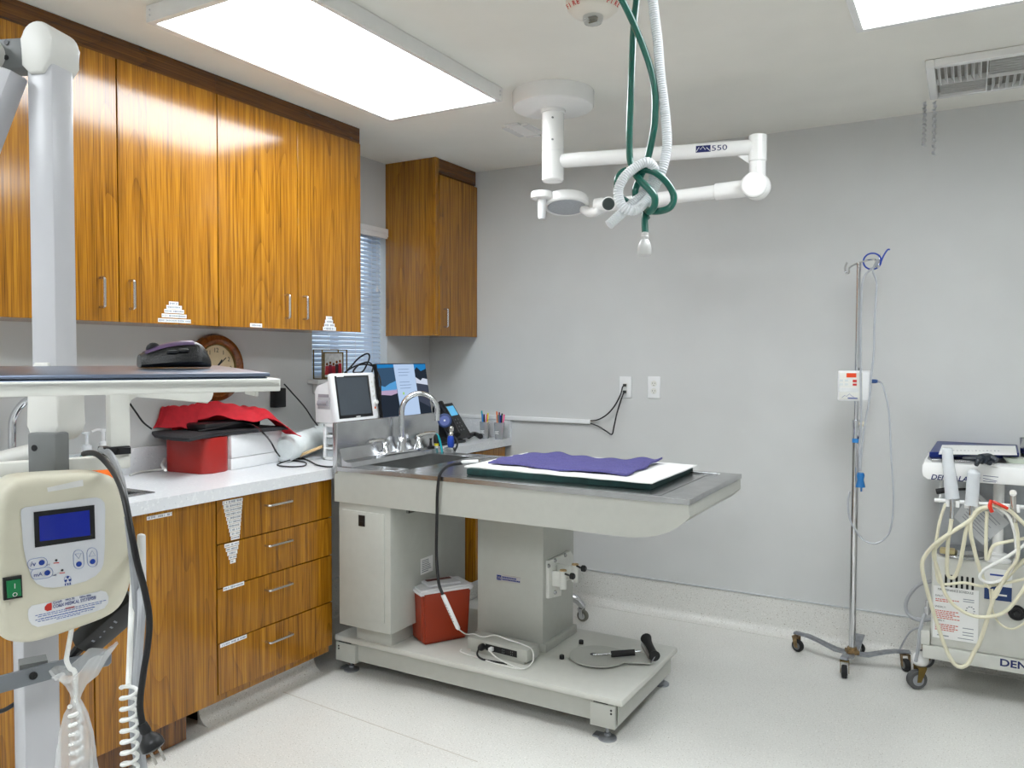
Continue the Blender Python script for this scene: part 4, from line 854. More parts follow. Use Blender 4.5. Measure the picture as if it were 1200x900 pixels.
bm = new(); obox(bm, o+zz*(hM*.93)+nx*.0019-yy*(wM*.33), (.0008, wM*.16, .004), (nx, yy, zz)); obox(bm, o+zz*(hM*.10)+nx*.0019-yy*(wM*.02), (.0008, wM*.1, .004), (nx, yy, zz)); mk('maker_print', bm, labelw, sb_, False)
for i in range(4):
    bm = new(); lathe(bm, o+zz*(hM*(.80-.10*i))+yy*(wM*.42), [(.006, 0), (.006, .002), (.004, .0025)], nx, 12); mk('button', bm, offw, pm)
bm = new(); lathe(bm, o+zz*(hM*.36)+yy*(wM*.44), [(.012, 0), (.011, .012), (.009, .014)], nx, 16); mk('dial_knob', bm, offw, pm)
bm = new(); obox(bm, o+zz*(hM*.25)+yy*(wM*.42)+nx*.001, (.002, .010, .010), (nx, yy, zz), .0008); mk('alarm_lamp', bm, orange, pm)
zt_ = mz+hM
bm = new(); tube(bm, [AX(446, 470, .40), AX(446, 455, .42), AX(445, 443, .40), AX(438, 430, .38), AX(425, 427, .38), AX(412, 431, .38), AX(404, 437, .38), AX(410, 431, .40), AX(420, 420, .40), AX(430, 414.5, .40), AX(433, 418, .40), AX(430, 427, .40), AX(424, 436, .38), AX(414, 436, .38), AX(420, 428, .36), AX(431, 424.5, .38), AX(437, 429, .38), AX(436, 436, .38)], .0042, 7); solo('monitor_cable', bm, blackcord, 'coiled black cable on top of the white patient monitor', 'cable')
# picture frame on the window stool
t = thing('picture_frame', 'brass and glass box frame with a red group photo on the window sill', 'frame', AX(388, 438, .03))
y0, y1, z0, z1 = AX(372.5, 430, .02).y, AX(403, 430, .03).y, WZ0+.001, AX(388, 410, .03).z
bm = new(); r = .0025
for x in (-.01, .05):
    for a, b in (((x, y0, z0), (x, y1, z0)), ((x, y0, z1), (x, y1, z1)), ((x, y0, z0), (x, y0, z1)), ((x, y1, z0), (x, y1, z1))): box(bm, V(a)-V((r, r, 0 if a[2] == z0 else r)), V(b)+V((r, r, r)))
for y in (y0, y1):
    for z in (z0+r, z1): box(bm, (-.01, y-r, z-r), (.05, y+r, z+r))
mk('brass_edges', bm, brass, t, False)
ya_, yb_ = AX(380, 430, .045).y, AX(401, 430, .045).y; za, zb2 = WZ0+.012, AX(390, 414, .045).z
bm = new(); box(bm, (.043, ya_, za), (.046, yb_, zb2)); ph = mk('photo', bm, M('photo print pale', (206, 206, 204), .4, var=.15, scale=60), t, False)
bm = new()
for lo, hi in (((.042, ya_-.006, za-.006), (.049, ya_, zb2+.006)), ((.042, yb_, za-.006), (.049, yb_+.006, zb2+.006)), ((.042, ya_, za-.006), (.049, yb_, za)), ((.042, ya_, zb2), (.049, yb_, zb2+.006))): box(bm, lo, hi)
mk('inner_frame', bm, brass, ph, False)
for i in range(5):
    y = ya_+(yb_-ya_)*(.14+.18*i); hh = (zb2-za)*(.60, .66, .60, .70, .74)[i]; bm = new(); prism(bm, [V((.0462, y-.016, za+.012)), V((.0462, y+.016, za+.012)), V((.0462, y+.011, za+hh*.78)), V((.0462, y-.011, za+hh*.78))], V((.0006, 0, 0))); mk('printed_figure', bm, (photo_red, maroon, photo_red, M('photo print dark', (60, 40, 44), .4), photo_red)[i], ph, False)
    bm = new(); lathe(bm, V((.0462, y, za+hh*.9)), [(.008, 0), (.008, .0006)], (1, 0, 0), 10); mk('printed_figure', bm, clockwood, ph, False)

# ================================================================ DESK CORNER
# desktop display
bX = .25; best = None
BL = AX(449, 492, bX)
for k in range(200):
    x = bX-.001*k; q = AX(440.5, 426, x)
    if best is None or abs(q.y-BL.y) < best[0]: best = (abs(q.y-BL.y), x)
tX = max(best[1], .09); TL = AX(440.5, 426, tX); BR = AX(508, 497.5, bX); TR = AX(497, 424.5, tX)
yL, yR = (TL.y+BL.y)/2, (TR.y+BR.y)/2; zT, zB = TL.z, (BL.z+BR.z)/2-.03
kk = (bX-tX)/(BL.z-TL.z); bX2 = bX+kk*(zB-BL.z)*1.0
tl, tr, brr, bll = V((tX, yL, zT)), V((tX, yR, zT)), V((bX2, yR, zB)), V((bX2, yL, zB))
dm = thing('computer_display', 'black framed computer display tilted back in the corner, browser page open', 'display', (bX, (yL+yR)/2, ZC))
nn = (tr-tl).cross(bll-tl).normalized(); nn = nn if nn.x > 0 else -nn
bm = new(); prism(bm, [p-nn*.0005 for p in (tl, tr, brr, bll)], -nn*.022, .003); mk('bezel', bm, blackp, dm)
def sp_(s, t, o=.0008): s = .012+s*.976; t = .015+t*.94; return (tl*(1-s)+tr*s)*(1-t)+(bll*(1-s)+brr*s)*t+nn*o
def spoly(name, pts, m, o, par): 
    bm = new(); prism(bm, [sp_(s, t, o) for s, t in pts], nn*.0002); return mk(name, bm, m, par, False)
bm = new(); prism(bm, [sp_(0, 0, .0004), sp_(1, 0, .0004), sp_(1, 1, .0004), sp_(0, 1, .0004)], nn*.0003); sc0 = mk('screen', bm, scr['dusk'], dm, False)
S_ = lambda n, pts, k, o=.0009: spoly(n, pts, scr[k], o, sc0)
S_('screen_image', [(0, 0), (.33, 0), (.33, .05), (0, .06)], 'sky')
S_('screen_image', [(0, .33), (.1, .36), (.2, .31), (.33, .27), (.33, .42), (0, .42)], 'band')
S_('screen_image', [(0, .42), (.33, .40), (.33, .47), (.2, .5), (0, .48)], 'rose')
S_('screen_image', [(0, .48), (.2, .5), (.33, .47), (.36, 1), (0, 1)], 'rock')
S_('screen_page', [(.32, 0), (.74, 0), (.76, 1), (.36, 1)], 'page', .0012)
S_('screen_image', [(.74, 0), (1, 0), (1, .08), (.88, .12), (.80, .05), (.745, .1)], 'sky')
S_('screen_image', [(.745, .1), (.80, .05), (.88, .12), (1, .08), (1, .26), (.9, .24), (.85, .28), (.748, .22)], 'rock')
S_('screen_image', [(.748, .22), (.85, .28), (.9, .24), (1, .26), (1, .36), (.75, .32)], 'snow')
S_('screen_image', [(.75, .32), (1, .36), (1, .74), (.756, .62)], 'rock2')
S_('screen_image', [(.756, .62), (1, .74), (1, 1), (.76, 1)], 'rock')
S_('page_bar', [(.40, .87), (.72, .85), (.72, .875), (.40, .895)], 'teal', .0016)
for i in range(6): S_('page_text', [(.40, .08+.05*i+(.06 if i > 2 else 0)), (.40+random.uniform(.15, .3), .08+.05*i+(.06 if i > 2 else 0)), (.40+.2, .088+.05*i+(.06 if i > 2 else 0)), (.40, .088+.05*i+(.06 if i > 2 else 0))], 'text', .0016)
S_('page_mark', [(.44, .46), (.47, .46), (.47, .5), (.44, .5)], 'green', .0016); S_('page_mark', [(.46, .58), (.49, .58), (.49, .62), (.46, .62)], 'green', .0016)
yc = (yL+yR)/2; bm = new(); prism(bm, rrect(V((.17, yc, ZC+.001)), V((1, 0, 0)), V((0, 1, 0)), .2, .24, .03), V((0, 0, .012)), .003); mk('stand_base', bm, blackp, dm)
bm = new(); q = (tl+tr+brr+bll)/4-nn*.02; obox(bm, V(((.13+q.x-.0)/2, yc, (ZC+.012+q.z)/2)), (.02, .06, (V((.13, yc, ZC+.012))-q).length), ((V((1, 0, 0))), V((0, 1, 0)), (q-V((.13, yc, ZC+.012))).normalized()), .004); mk('stand_neck', bm, blackp, dm)
# desk phone
bm = new(); c = [AX(509, 475, .30), AX(530, 471.5, .30), AX(553, 510, .49), AX(530, 519, .49)]
for p in c: p.z = max(p.z, ZC+.022)
nph = (c[1]-c[0]).cross(c[3]-c[0]).normalized(); nph = nph if nph.z > 0 else -nph
dp = thing('desk_phone', 'black desk phone propped up in the corner by the pen cups', 'phone', V(((c[0].x+c[2].x)/2, (c[0].y+c[2].y)/2, ZC)))
prism(bm, c, -nph*.02, .004); mk('phone_body', bm, blackp, dp)
bm = new(); prism(bm, [V((.30, c[0].y, ZC+.001)), V((.34, c[0].y, ZC+.001)), c[0]*.75+c[3]*.25-nph*.02, c[0]-nph*.02], V((0, .1, 0))); mk('phone_foot', bm, blackp, dp)
def cq(s, t, o=0): return (c[0]*(1-s)+c[1]*s)*(1-t)+(c[3]*(1-s)+c[2]*s)*t+nph*o
bm = new(); prism(bm, [cq(.45, .1, .001), cq(.92, .1, .001), cq(.92, .38, .001), cq(.45, .38, .001)], nph*.001); mk('phone_screen', bm, M('phone display glass', (90, 170, 214), .2, emis=.5), dp, False)
for i in range(4):
    for j in range(3):
        bm = new(); q = cq(.5+.14*j, .5+.1*i, .001); obox(bm, q, (.009, .009, .003), ((c[1]-c[0]).normalized(), (c[3]-c[0]).normalized(), nph), .001, 1); mk('phone_key', bm, greyp, dp)
bm = new(); tube(bm, [cq(.16, .05, .02), cq(.16, .3, .03), cq(.16, .7, .03), cq(.16, .95, .02)], lambda t: .016+.007*abs(2*t-1)**3, 12); mk('handset', bm, blackp, dp)
p = AZ(560, 510, ZC+.02); bm = new(); tube(bm, [AZ(549, 511, ZC+.02), AZ(556, 508.5, ZC+.022), AZ(563, 511.5, ZC+.016)], lambda t: .016-.003*math.sin(3.14*t), 12); solo('computer_mouse', bm, blackp, 'small black mouse on the counter right of the desk phone', 'mouse')
bm = new(); ky = [AZ(504, 523, ZC), AZ(537, 511, ZC)]
kb = thing('keyboard', 'black keyboard on the counter behind the faucet', 'keyboard', (.42, -.53, ZC))
bm = new(); box(bm, (.36, -.76, ZC+.001), (.51, -.36, ZC+.016), .004); mk('case', bm, blackp, kb)
bm = new()
for i in range(5):
    for j in range(14): box(bm, (.372+i*.026, -.745+j*.0268, ZC+.016), (.372+i*.026+.021, -.745+j*.0268+.022, ZC+.021), .0)
mk('keys', bm, rubber, kb, False)['kind'] = 'stuff'
bm = new(); lathe(bm, (.50, -.83, ZC+.0005), [(.024, 0), (.025, .06), (.02, .09), (.011, .10), (.011, .125), (.001, .126)], n=18); bt = thing('squeeze_bottle', 'small green and white bottle behind the steel backsplash', 'bottle', (.50, -.83, ZC)); mk('body', bm, M('green bottle', (60, 130, 40), .4, var=.2), bt)
bm = new(); lathe(bm, (.50, -.83, ZC+.127), [(.013, 0), (.012, .02), (.006, .03)], n=14); mk('cap', bm, redpen, bt)
bm = new(); prism(bm, [V((.44, -.66, ZC+.02)), V((.44, -.54, ZC+.02)), V((.40, -.54, ZC+.16)), V((.40, -.66, ZC+.16))], V((.002, 0, 0))); bm.transform(Matrix.Translation((0, 0, .002))); solo('paper_note', bm, padw, 'white paper note propped on the keyboard', 'paper')
# pressure gauge with blue bulb on the table's back rim
gx, gy = .742, -.892; G0 = V((gx, gy, TZ+.0005)); off = AD(529, 527, (V((gx, gy, TZ))-CAM).dot(FW)); G0.x = off.x+.005; gx = G0.x
pg = thing('pressure_gauge', 'blue dial pressure gauge with a blue bulb at the back of the sink', 'gauge', G0)
bm = new(); obox(bm, G0+V((-.005, 0, .014)), (.05, .03, .027), I3, .003); mk('bracket', bm, steel, pg)
bm = new(); lathe(bm, G0+V((0, 0, .028)), [(.012, 0), (.016, .006), (.017, .035), (.015, .05), (.011, .056)], n=18); mk('bulb', bm, bluep, pg)
bm = new(); lathe(bm, G0+V((0, 0, .084)), [(.011, 0), (.012, .012), (.007, .018), (.012, .026), (.012, .04), (.006, .046)], (.12, -.05, 1), 16); mk('valve', bm, nickel, pg)
dg = V((G0.x-.028, G0.y-.012, TZ+.158)); nd = (CAM-dg).normalized()
bm = new(); lathe(bm, dg, [(.030, -.012), (.034, -.006), (.034, .010), (.028, .012), (.026, .007), (.001, .007)], nd, 28); dl = mk('dial_case', bm, M('dark blue gauge case', (42, 62, 108), .35), pg)
bm = new(); lathe(bm, dg+nd*.0075, [(.025, 0), (.025, .001)], nd, 24); mk('dial_face', bm, M('blue dial face', (92, 104, 158), .3), dl); bm = new(); lathe(bm, dg+nd*.009, [(.005, 0), (.004, .002)], nd, 10); mk('dial_hub', bm, offw, dl)
bm = new(); tube(bm, [dg-V((0, 0, .03)), dg+V((.012, .01, -.055)), G0+V((.022, .01, .07)), G0+V((.034, .006, .04)), G0+V((.02, .004, .01))], .005, 8); mk('tube', bm, blackcord, pg)
bm = new(); q = AD(517.5, 527, 3.9); q = V((G0.x-.05, G0.y-.0, TZ+.0005)); tube(bm, [q, q+V((-.012, 0, .05)), q+V((-.022, .0, .075))], .0055, 8); tube(bm, [q+V((-.021, .0, .074)), q+V((-.035, .0, .085)), q+V((-.045, 0, .07))], .006, 8); solo('teal_brush', bm, teal, 'thin teal handled brush at the back of the sink left of the gauge', 'brush')
q = V((G0.x-.085, G0.y, TZ+.0005)); bt = thing('small_vial', 'small black capped vial at the back of the sink', 'vial', q)
bm = new(); lathe(bm, q, [(.011, 0), (.011, .028), (.009, .03)], n=14); mk('glass_body', bm, frost, bt); bm = new(); lathe(bm, q+V((0, 0, .0305)), [(.011, 0), (.011, .012)], n=14); mk('collar', bm, yellow, bt); bm = new(); lathe(bm, q+V((0, 0, .043)), [(.014, 0), (.014, .035), (.006, .045)], n=14); mk('cap', bm, blackp, bt)
# pen cups
pc_ = [(('red', redpen, -.2, .3), ('yellow', yellow, .35, .5), ('teal', teal, -.5, .1), ('black', blackp, .05, -.4), ('pink', pink, .2, .4), ('blue', lblue, -.35, .0)),
       (('maroon', maroon, -.05, .2), ('orange', orange, -.45, .3), ('blue', bluep, .15, .1), ('teal', teal, -.3, .4), ('grey', greyp, .0, -.2), ('pink', pink, .6, .3), ('black', blackp, .4, .0))]
for k, ((u0, u1), vb_) in enumerate((((562.5, 575.5), 513.5), ((579, 593), 514.5))):
    p = AZ((u0+u1)/2, vb_, ZC); p.y -= .01; rr_ = (u1-u0)/F_PX*4.3/2
    t = thing('pen_cup', ('left clear plastic pen cup of pens on the desk corner', 'right clear plastic pen cup of pens at the counter end')[k], 'pen cup', p, 'pen cups on the desk corner')
    bm = new(); hcup = .098; lathe(bm, p, [(rr_*.78, .0005), (rr_, hcup), (rr_*.93, hcup), (rr_*.73, .004), (.001, .004)], n=20, cap=False); mk('cup', bm, M('smoky clear cup', (222, 226, 230), .15, trans=.7, ior=1.15), t)
    bm = new(); cc_ = p+V((0, -rr_*.93, .045)); 
    for i in range(3): box(bm, cc_+V((-.012, 0, -.006*i)), cc_+V((.014-.006*(i % 2), .0006, -.006*i+.003)))
    mk('cup_print', bm, labelw, t, False)
    for nm, m_, dx, dy in pc_[k]:
        b0 = p+V((dx*rr_*.5, dy*rr_*.5, .008)); L = random.uniform(.135, .165); tp_ = p+V((dx*rr_*1.5, dy*rr_*.8, L)); bm = new(); d = (tp_-b0); tube(bm, [b0, b0+d*.05, b0+d*.82, b0+d*.84, tp_], lambda s: .0045 if s > .1 else .0025, 8, smooth=False)
        solo('pen', bm, m_, f"{nm} pen standing in the {('left', 'right')[k]} clear cup", 'pen', 'pens in the desk cups')
# soap bottles etc at the sink
def pump(px_, pv, x, label, bodym, h, r, headm):
    q = AX(px_, pv, x); q.z = ZC; t = thing('soap_bottle', label, 'bottle', q); bm = new(); lathe(bm, q, [(r*.95, .0005), (r, .01), (r, h*.8), (r*.55, h*.95), (r*.5, h)], n=20); mk('bottle', bm, bodym, t)
    bm = new(); lathe(bm, q+V((0, 0, h+.0005)), [(r*.6, 0), (r*.6, .02), (.006, .024), (.006, .06), (.010, .061), (.010, .07), (.001, .071)], n=16); tube(bm, [q+V((0, 0, h+.066)), q+V((-.01, -.02, h+.068)), q+V((-.016, -.036, h+.062))], .005, 8); mk('pump', bm, headm, t)
pump(102, 520, .07, 'clear soap pump bottle with teal liquid behind the sink', M('teal soap bottle', (150, 205, 205), .15, trans=.5), .12, .028, frost)
pump(121, 520, .06, 'white pump soap bottle right of the teal soap bottle', offw, .125, .024, white)
bm = new(); q = AZ(121, 566, ZC); q = AX(121, 556, .18); box(bm, V((q.x-.02, q.y-.035, ZC+.0005)), V((q.x+.02, q.y+.03, q.z+.02)), .003); solo('orange_carton', bm, orange, 'small orange carton on the counter beside the sink, behind the control box', 'carton')
q = AX(14, 534, .09); lb_ = thing('lotion_bottle', 'white bottle with black cap lying behind the sink at the left edge', 'bottle', V((q.x, q.y, ZC)))
d = V((.1, 1, .18)).normalized(); bm = new(); lathe(bm, V((q.x, q.y-.06, q.z-.012)), [(.026, 0), (.028, .02), (.028, .13), (.024, .15)], d, 20); mk('bottle', bm, offw, lb_); bm = new(); lathe(bm, V((q.x, q.y-.06, q.z-.012))-d*.04, [(.024, 0), (.024, .038)], d, 18); mk('cap', bm, blackp, lb_)
bm = new(); lathe(bm, V((q.x, q.y-.06, q.z-.012))-d*.012, [(.0245, 0), (.0245, .005)], d, 18); mk('cap_ring', bm, orange, lb_)
bm = new(); box(bm, V((q.x-.05, q.y-.12, ZC+.0005)), V((q.x+.05, q.y+.12, q.z-.042)), .006); solo('folded_towel', bm, padw, 'folded white towel under the lying bottle behind the sink', 'towel')

# ================================================================ IV STAND
def caster(parent, p, r, w, ang, fork=.03, tire=rubber, forkm=galv, hub=greyp, nm='caster'):
    # wheel touching the floor at p, axle direction ang
    a = V((math.cos(ang), math.sin(ang), 0)); c = V((p.x, p.y, r+.0005)); f = V((-a.y, a.x, 0))
    bm = new(); lathe(bm, c-a*w/2, [(r*.55, 0), (r*.9, 0), (r, w*.2), (r, w*.8), (r*.9, w), (r*.55, w)], a, 22); wh = mk('wheel', bm, tire, parent)
    bm = new(); lathe(bm, c-a*(w/2+.002), [(r*.2, -.001), (r*.58, 0), (r*.58, w+.004), (r*.2, w+.005)], a, 18); mk('wheel_hub', bm, hub, wh)
    bm = new(); top = r*2+fork
    for s in (-1, 1): prism(bm, [c+a*(s*(w/2+.006))+f*x+V((0, 0, z)) for x, z in ((-.008, -.006), (.008, -.006), (r*.75, r+fork*.4), (r*.75, r+fork*.6), (-r*.1, r+fork*.6), (-r*.1, r*.9))], a*.0025)
    obox(bm, c+f*(r*.32)+V((0, 0, r+fork*.6)), (w+.016, r*.9, .004), (a, f, V((0, 0, 1)))); cyl(bm, c+f*(r*.35)+V((0, 0, r+fork*.6)), c+f*(r*.35)+V((0, 0, top-r+.002)), .007, n=10); mk('fork', bm, forkm, parent)
PXY = V((2.512, -.268, 0)); iv = thing('iv_stand', 'chrome rolling IV stand with four grey legs and a rusty hub', 'iv stand', PXY)
pT, pB = AY(1003.5, 308, PXY.y), PXY+V((0, 0, .075)); zj = AY(1001, 500, PXY.y).z
bm = new(); lathe(bm, PXY, [(.0145, .07), (.0145, zj), (.0165, zj+.001), (.0165, zj+.03), (.011, zj+.032)], n=18); mk('lower_pole', bm, chrome, iv)
bm = new(); cyl(bm, PXY+V((0, 0, zj+.02)), V((PXY.x, PXY.y, pT.z)), .0095, n=16); mk('upper_pole', bm, chrome, iv)
bm = new(); q = PXY+V((0, 0, zj+.014)); lathe(bm, q+V((.014, -.004, 0)), [(.006, 0), (.006, .012), (.012, .014), (.012, .024), (.008, .027)], (1, -.3, 0), 12); mk('height_knob', bm, cream, iv)
bm = new(); lathe(bm, PXY+V((0, 0, AY(999, 516, PXY.y).z)), [(.0155, -.009), (.0155, .009)], n=16); mk('tape_band', bm, lblue, iv)
bm = new(); hl, hr = V((PXY.x-.048, PXY.y-.01, pT.z-.028)), V((PXY.x+.075, PXY.y+.02, pT.z+.012))
cpt = V((PXY.x, PXY.y, pT.z)); tube(bm, [hl+V((0, 0, .03)), hl+V((-.006, -.01, .006)), hl+V((0, -.014, -.018)), hl+V((.010, -.006, -.014)), hl+V((.012, 0, .008)), cpt, hr+V((-.014, 0, .0)), hr+V((-.010, 0, -.02)), hr+V((0, -.01, -.034)), hr+V((.008, -.012, -.015)), hr+V((.005, -.012, .022))], .0045, 8, 5); mk('hook_bar', bm, chrome, iv)
ws = [V((2.268, -.198, 0)), V((2.500, -.420, 0)), V((2.725, -.205, 0)), V((2.520, -.09, 0))]
hubc = PXY+V((0, 0, .07))
bm = new(); obox(bm, hubc+V((0, 0, .0)), (.05, .05, .018), (V((.9, .43, 0)).normalized(), V((-.43, .9, 0)).normalized(), V((0, 0, 1))), .003); lathe(bm, hubc, [(.022, .009), (.020, .02)], n=16); mk('hub', bm, rust, iv)
for i, w_ in enumerate(ws):
    d = (w_-PXY).normalized(); L = (w_-PXY).length; s = V((-d.y, d.x, 0)); bm = new()
    pr = [(.02, .066), (L*.3, .064), (L*.62, .084), (L*.8, .092), (L+.016, .092), (L+.018, .084), (L*.8, .082), (L*.62, .074), (L*.3, .052), (.02, .054)]
    hw_ = .024 if i == 3 else .016; prism(bm, [PXY+d*x-s*hw_+V((0, 0, z)) for x, z in pr], s*(2*hw_), .002, 1); mk('leg', bm, galv, iv)
    caster(iv, w_, .028, .022, (1.2, .15, .5, 1.5)[i], .026, rubber, rust if i != 1 else brass)
# pump
py = -.335; a, b = AY(981, 434, py), AY(1020, 471, py); pp_ = thing('infusion_pump', 'small white infusion pump with a red display clamped to the IV stand', 'pump', ((a.x+b.x)/2, py, b.z))
zt_, zb_ = AY(1000, 434.5, py).z, AY(1000, 470, py).z; x0, x1 = a.x+.002, AY(1011, 450, py).x
bm = new(); box(bm, (x0, py, zb_), (x1+.028, py+.075, zt_), .007, 3); sh = mk('shell', bm, white, pp_)
bm = new(); box(bm, (x0+.008, py-.002, zb_+.006), (x1, py+.004, zt_-.008), .002); fp_ = mk('face_panel', bm, offw, pp_)
def pf(u, v): return AY(u, v, py-.0022)
def prect(nm, u0, v0, u1, v1, m_, par=fp_, th=.001):
    c0, c1 = pf(u0, v0), pf(u1, v1); bm = new(); zz0 = pf((u0+u1)/2, v0).z; zz1 = pf((u0+u1)/2, v1).z; box(bm, (c0.x, py-.0022-th, zz1), (c1.x, py-.0022, zz0), .0003, 1); return mk(nm, bm, m_, par)
prect('red_display', 992, 437.3, 1003.5, 442.3, M('red display', (196, 60, 20), .3, emis=.35))
prect('start_key', 999.3, 445, 1004, 448, inkr); prect('stop_key', 999.3, 449.5, 1004, 452, inkr)
for i, (u, v) in enumerate(((984, 444.5), (990, 444.5), (984, 449), (990, 449))): prect('key', u, v, u+4, v+2.6, M('pale key', (206, 212, 212), .4) if i == 0 else bpy.data.materials['pale key'])
prect('door_slot', 982.5, 454.5, 1006, 459.5, M('pump door grey', (214, 216, 216), .4))
bm = new(); tube(bm, [pf(986.5, 466), pf(990, 463.3), pf(992, 464.5), pf(995.5, 461.5), pf(998, 464), pf(1001, 465.5)], .0008, 4, smooth=False); box(bm, pf(993.5, 467.2), pf(1005, 466.2)+V((0, -.0006, 0))); mk('logo', bm, inkb, fp_, False)
bm = new(); q = V((PXY.x, PXY.y+.0, (zt_+zb_)/2)); box(bm, q+V((-.02, -.02, -.02)), q+V((.022, .018, .02)), .003); box(bm, q+V((-.006, -.008, .02)), q+V((.02, .012, .08)), .003); mk('pole_clamp', bm, greyp, pp_)
q = V((x1+.028, py+.03, AY(1024, 447, py).z)); bm = new(); lathe(bm, q, [(.009, 0), (.009, .02), (.006, .03)], (1, -.1, 0), 12); mk('outlet_fitting', bm, M('dark blue fitting', (40, 80, 140), .35), pp_)
ivt = M('clear iv tubing', (186, 190, 196), .25, alpha=.8)
ty = -.37
def tl_(L, y=ty): return [AY(u, v, y) for u, v in L]
bm = new(); tube(bm, [hr+V((0, -.01, -.02))]+tl_([(1012, 326), (1009, 360), (1008.5, 400), (1008.5, 430), (1009, 495), (1007, 523), (1007.5, 552)]), .0044, 7); solo('iv_tube', bm, ivt, 'left clear IV tube hanging from the hook to the blue connector', 'tube', 'iv tubes')
bm = new(); tube(bm, [hr+V((.004, -.01, .0))]+tl_([(1023, 316), (1027, 330), (1026.5, 350), (1024.5, 385), (1024, 415), (1021, 440), (1018.5, 470), (1014, 495), (1009.5, 530), (1008.5, 552)]), .0044, 7); solo('iv_tube', bm, ivt, 'right clear IV tube hanging behind the pump from the hook', 'tube', 'iv tubes')
bm = new(); tube(bm, [q+V((.03, -.003, 0))]+tl_([(1034, 451), (1040, 473), (1042.5, 495), (1044, 530), (1047, 585), (1044, 618), (1036, 632), (1024, 637), (1011, 632), (1002, 620), (995.5, 607), (993.6, 588), (996, 576)]), .0040, 7); solo('iv_tube', bm, ivt, 'clear IV tube looping low from the pump side to the pole', 'tube', 'iv tubes')
p = AY(1008.5, 554, ty); bm = new(); lathe(bm, p, [(.013, 0), (.017, -.012), (.013, -.03), (.018, -.05), (.02, -.062), (.001, -.062)], n=16); lathe(bm, p+V((.004, 0, -.0625)), [(.004, 0), (.004, -.018)], n=8); solo('iv_connector', bm, M('translucent blue plastic', (50, 130, 200), .3, trans=.3), 'bell shaped blue connector at the ends of two IV tubes', 'connector')
p = hr+V((-.022, -.012, -.008)); bm = new(); tube(bm, [p+V((.036*math.cos(a), -.01*math.sin(a), .034*math.sin(a))) for a in [math.radians(x) for x in range(0, 361, 30)]], .0035, 7, 3); tube(bm, [p+V((.03, -.006, -.02)), p+V((.045, -.006, .02)), p+V((.06, -.004, .045)), p+V((.07, -.004, .046))], .0035, 7); solo('blue_strap', bm, bluep, 'blue strap ring looped on the IV stand hook', 'strap')

# ================================================================ SWIVEL STOOL behind the pedestal
sx, sy = .985, -.40; tip = AZ(683, 728, 0); tip.z = 0
st = thing('swivel_stool', 'swivel stool behind the pedestal, one chrome leg with caster showing', 'stool', (sx, sy, 0)); dv = tip-V((sx, sy, 0)); Ls = dv.length; a0 = math.atan2(dv.y, dv.x)
for i in range(5):
    a = a0+i*2*math.pi/5; d = V((math.cos(a), math.sin(a), 0)); bm = new(); o = V((sx, sy, 0)); tube(bm, [o+d*.03+V((0, 0, .145)), o+d*(Ls*.5)+V((0, 0, .14)), o+d*(Ls*.85)+V((0, 0, .115)), o+d*Ls+V((0, 0, .075))], lambda t: .026-.008*t, 10); mk('leg', bm, chrome, st); caster(st, o+d*Ls, .03, .026, a+1.2, .012, M('grey tire', (120, 118, 108), .6) if i == 0 else bpy.data.materials['grey tire'], chrome, chrome)
bm = new(); lathe(bm, (sx, sy, .11), [(.04, 0), (.04, .08), (.026, .09), (.026, .30)], n=20); mk('column', bm, blackp, st)
bm = new(); lathe(bm, (sx, sy, .411), [(.10, 0), (.15, .012), (.155, .04), (.14, .06), (.001, .065)], n=32); mk('seat', bm, blackmat, st)

# ================================================================ DENTAL CART
CY = -.42; TYF = -.56; cx0 = 2.826; cx1 = 3.42
dc = thing('dental_cart', 'white wheeled dental unit cart with cream hoses at the right edge', 'cart', (3.1, -.3, 0))
bm = new(); box(bm, (cx0, CY, .205), (cx1, -.07, .572), .006); body = mk('body', bm, beige2, dc)
bm = new(); box(bm, (cx0-.028, CY-.012, .150), (cx1+.03, -.05, .204), .004); bf = mk('base_frame', bm, beige2, dc)
def cf(u, v, o=0): return AY(u, v, CY-.0005-o)
def crect(nm, u0, v0, u1, v1, m_, par=body, th=.001, o=0):
    a, b = cf(u0, v0), cf(u1, v1); um = (u0+u1)/2; z1 = cf(um, v0+(um-u0)*.0).z; z0 = cf(um, v1).z; bm = new(); box(bm, (a.x, CY-.0005-o-th, z0), (b.x, CY-.0005-o, z1)); return mk(nm, bm, m_, par, False)
for i in range(6):
    x = cf(1108.5+i*6.3, 680).x; z = cf(1126, 683).z; bm = new(); prism(bm, rrect(V((x, CY-.0008, z)), V((1, 0, 0)), V((0, 0, 1)), .0085, .056, .004, 3), V((0, -.0005, 0))); mk('vent_slot', bm, dark, body, False)
sg = crect('notice_sheet', 1094, 689, 1146, 750.5, labelw)
a, b = cf(1094, 689), cf(1146, 750.5); sgx0, sgx1, sgz1, sgz0 = a.x, b.x, cf(1120, 689).z, cf(1120, 750.5).z; sw, shh = sgx1-sgx0, sgz1-sgz0
def T(s, x, z, size, m_, w=None): return text('notice_text', s, (sgx0+sw*x, CY-.0018, sgz0+shh*z), (1, 0, 0), (0, 0, 1), size, m_, body, w)
T('MAINTENANCE SCHEDULE', .1, .92, .013, ink, sw*.78)
for z, s in ((.80, 'DAILY:'), (.59, 'WEEKLY:'), (.33, 'YEARLY:')): T(s, .04, z, .010, ink)
bm = new()
for z, n in ((.75, 2), (.53, 4), (.27, 3)):
    for i in range(n+(n > 2)):
        x = sgx0+sw*.05
        while x < sgx0+sw*(.55-.1*(i % 2)): w = random.uniform(.004, .012); box(bm, (x, CY-.0022, sgz0+shh*(z-.035*i)-.002), (x+w, CY-.0016, sgz0+shh*(z-.035*i)+.002)); x += w+.002
mk('notice_lines', bm, M('faded red print', (206, 120, 110), .5), body, False)['kind'] = 'stuff'
bm = new()
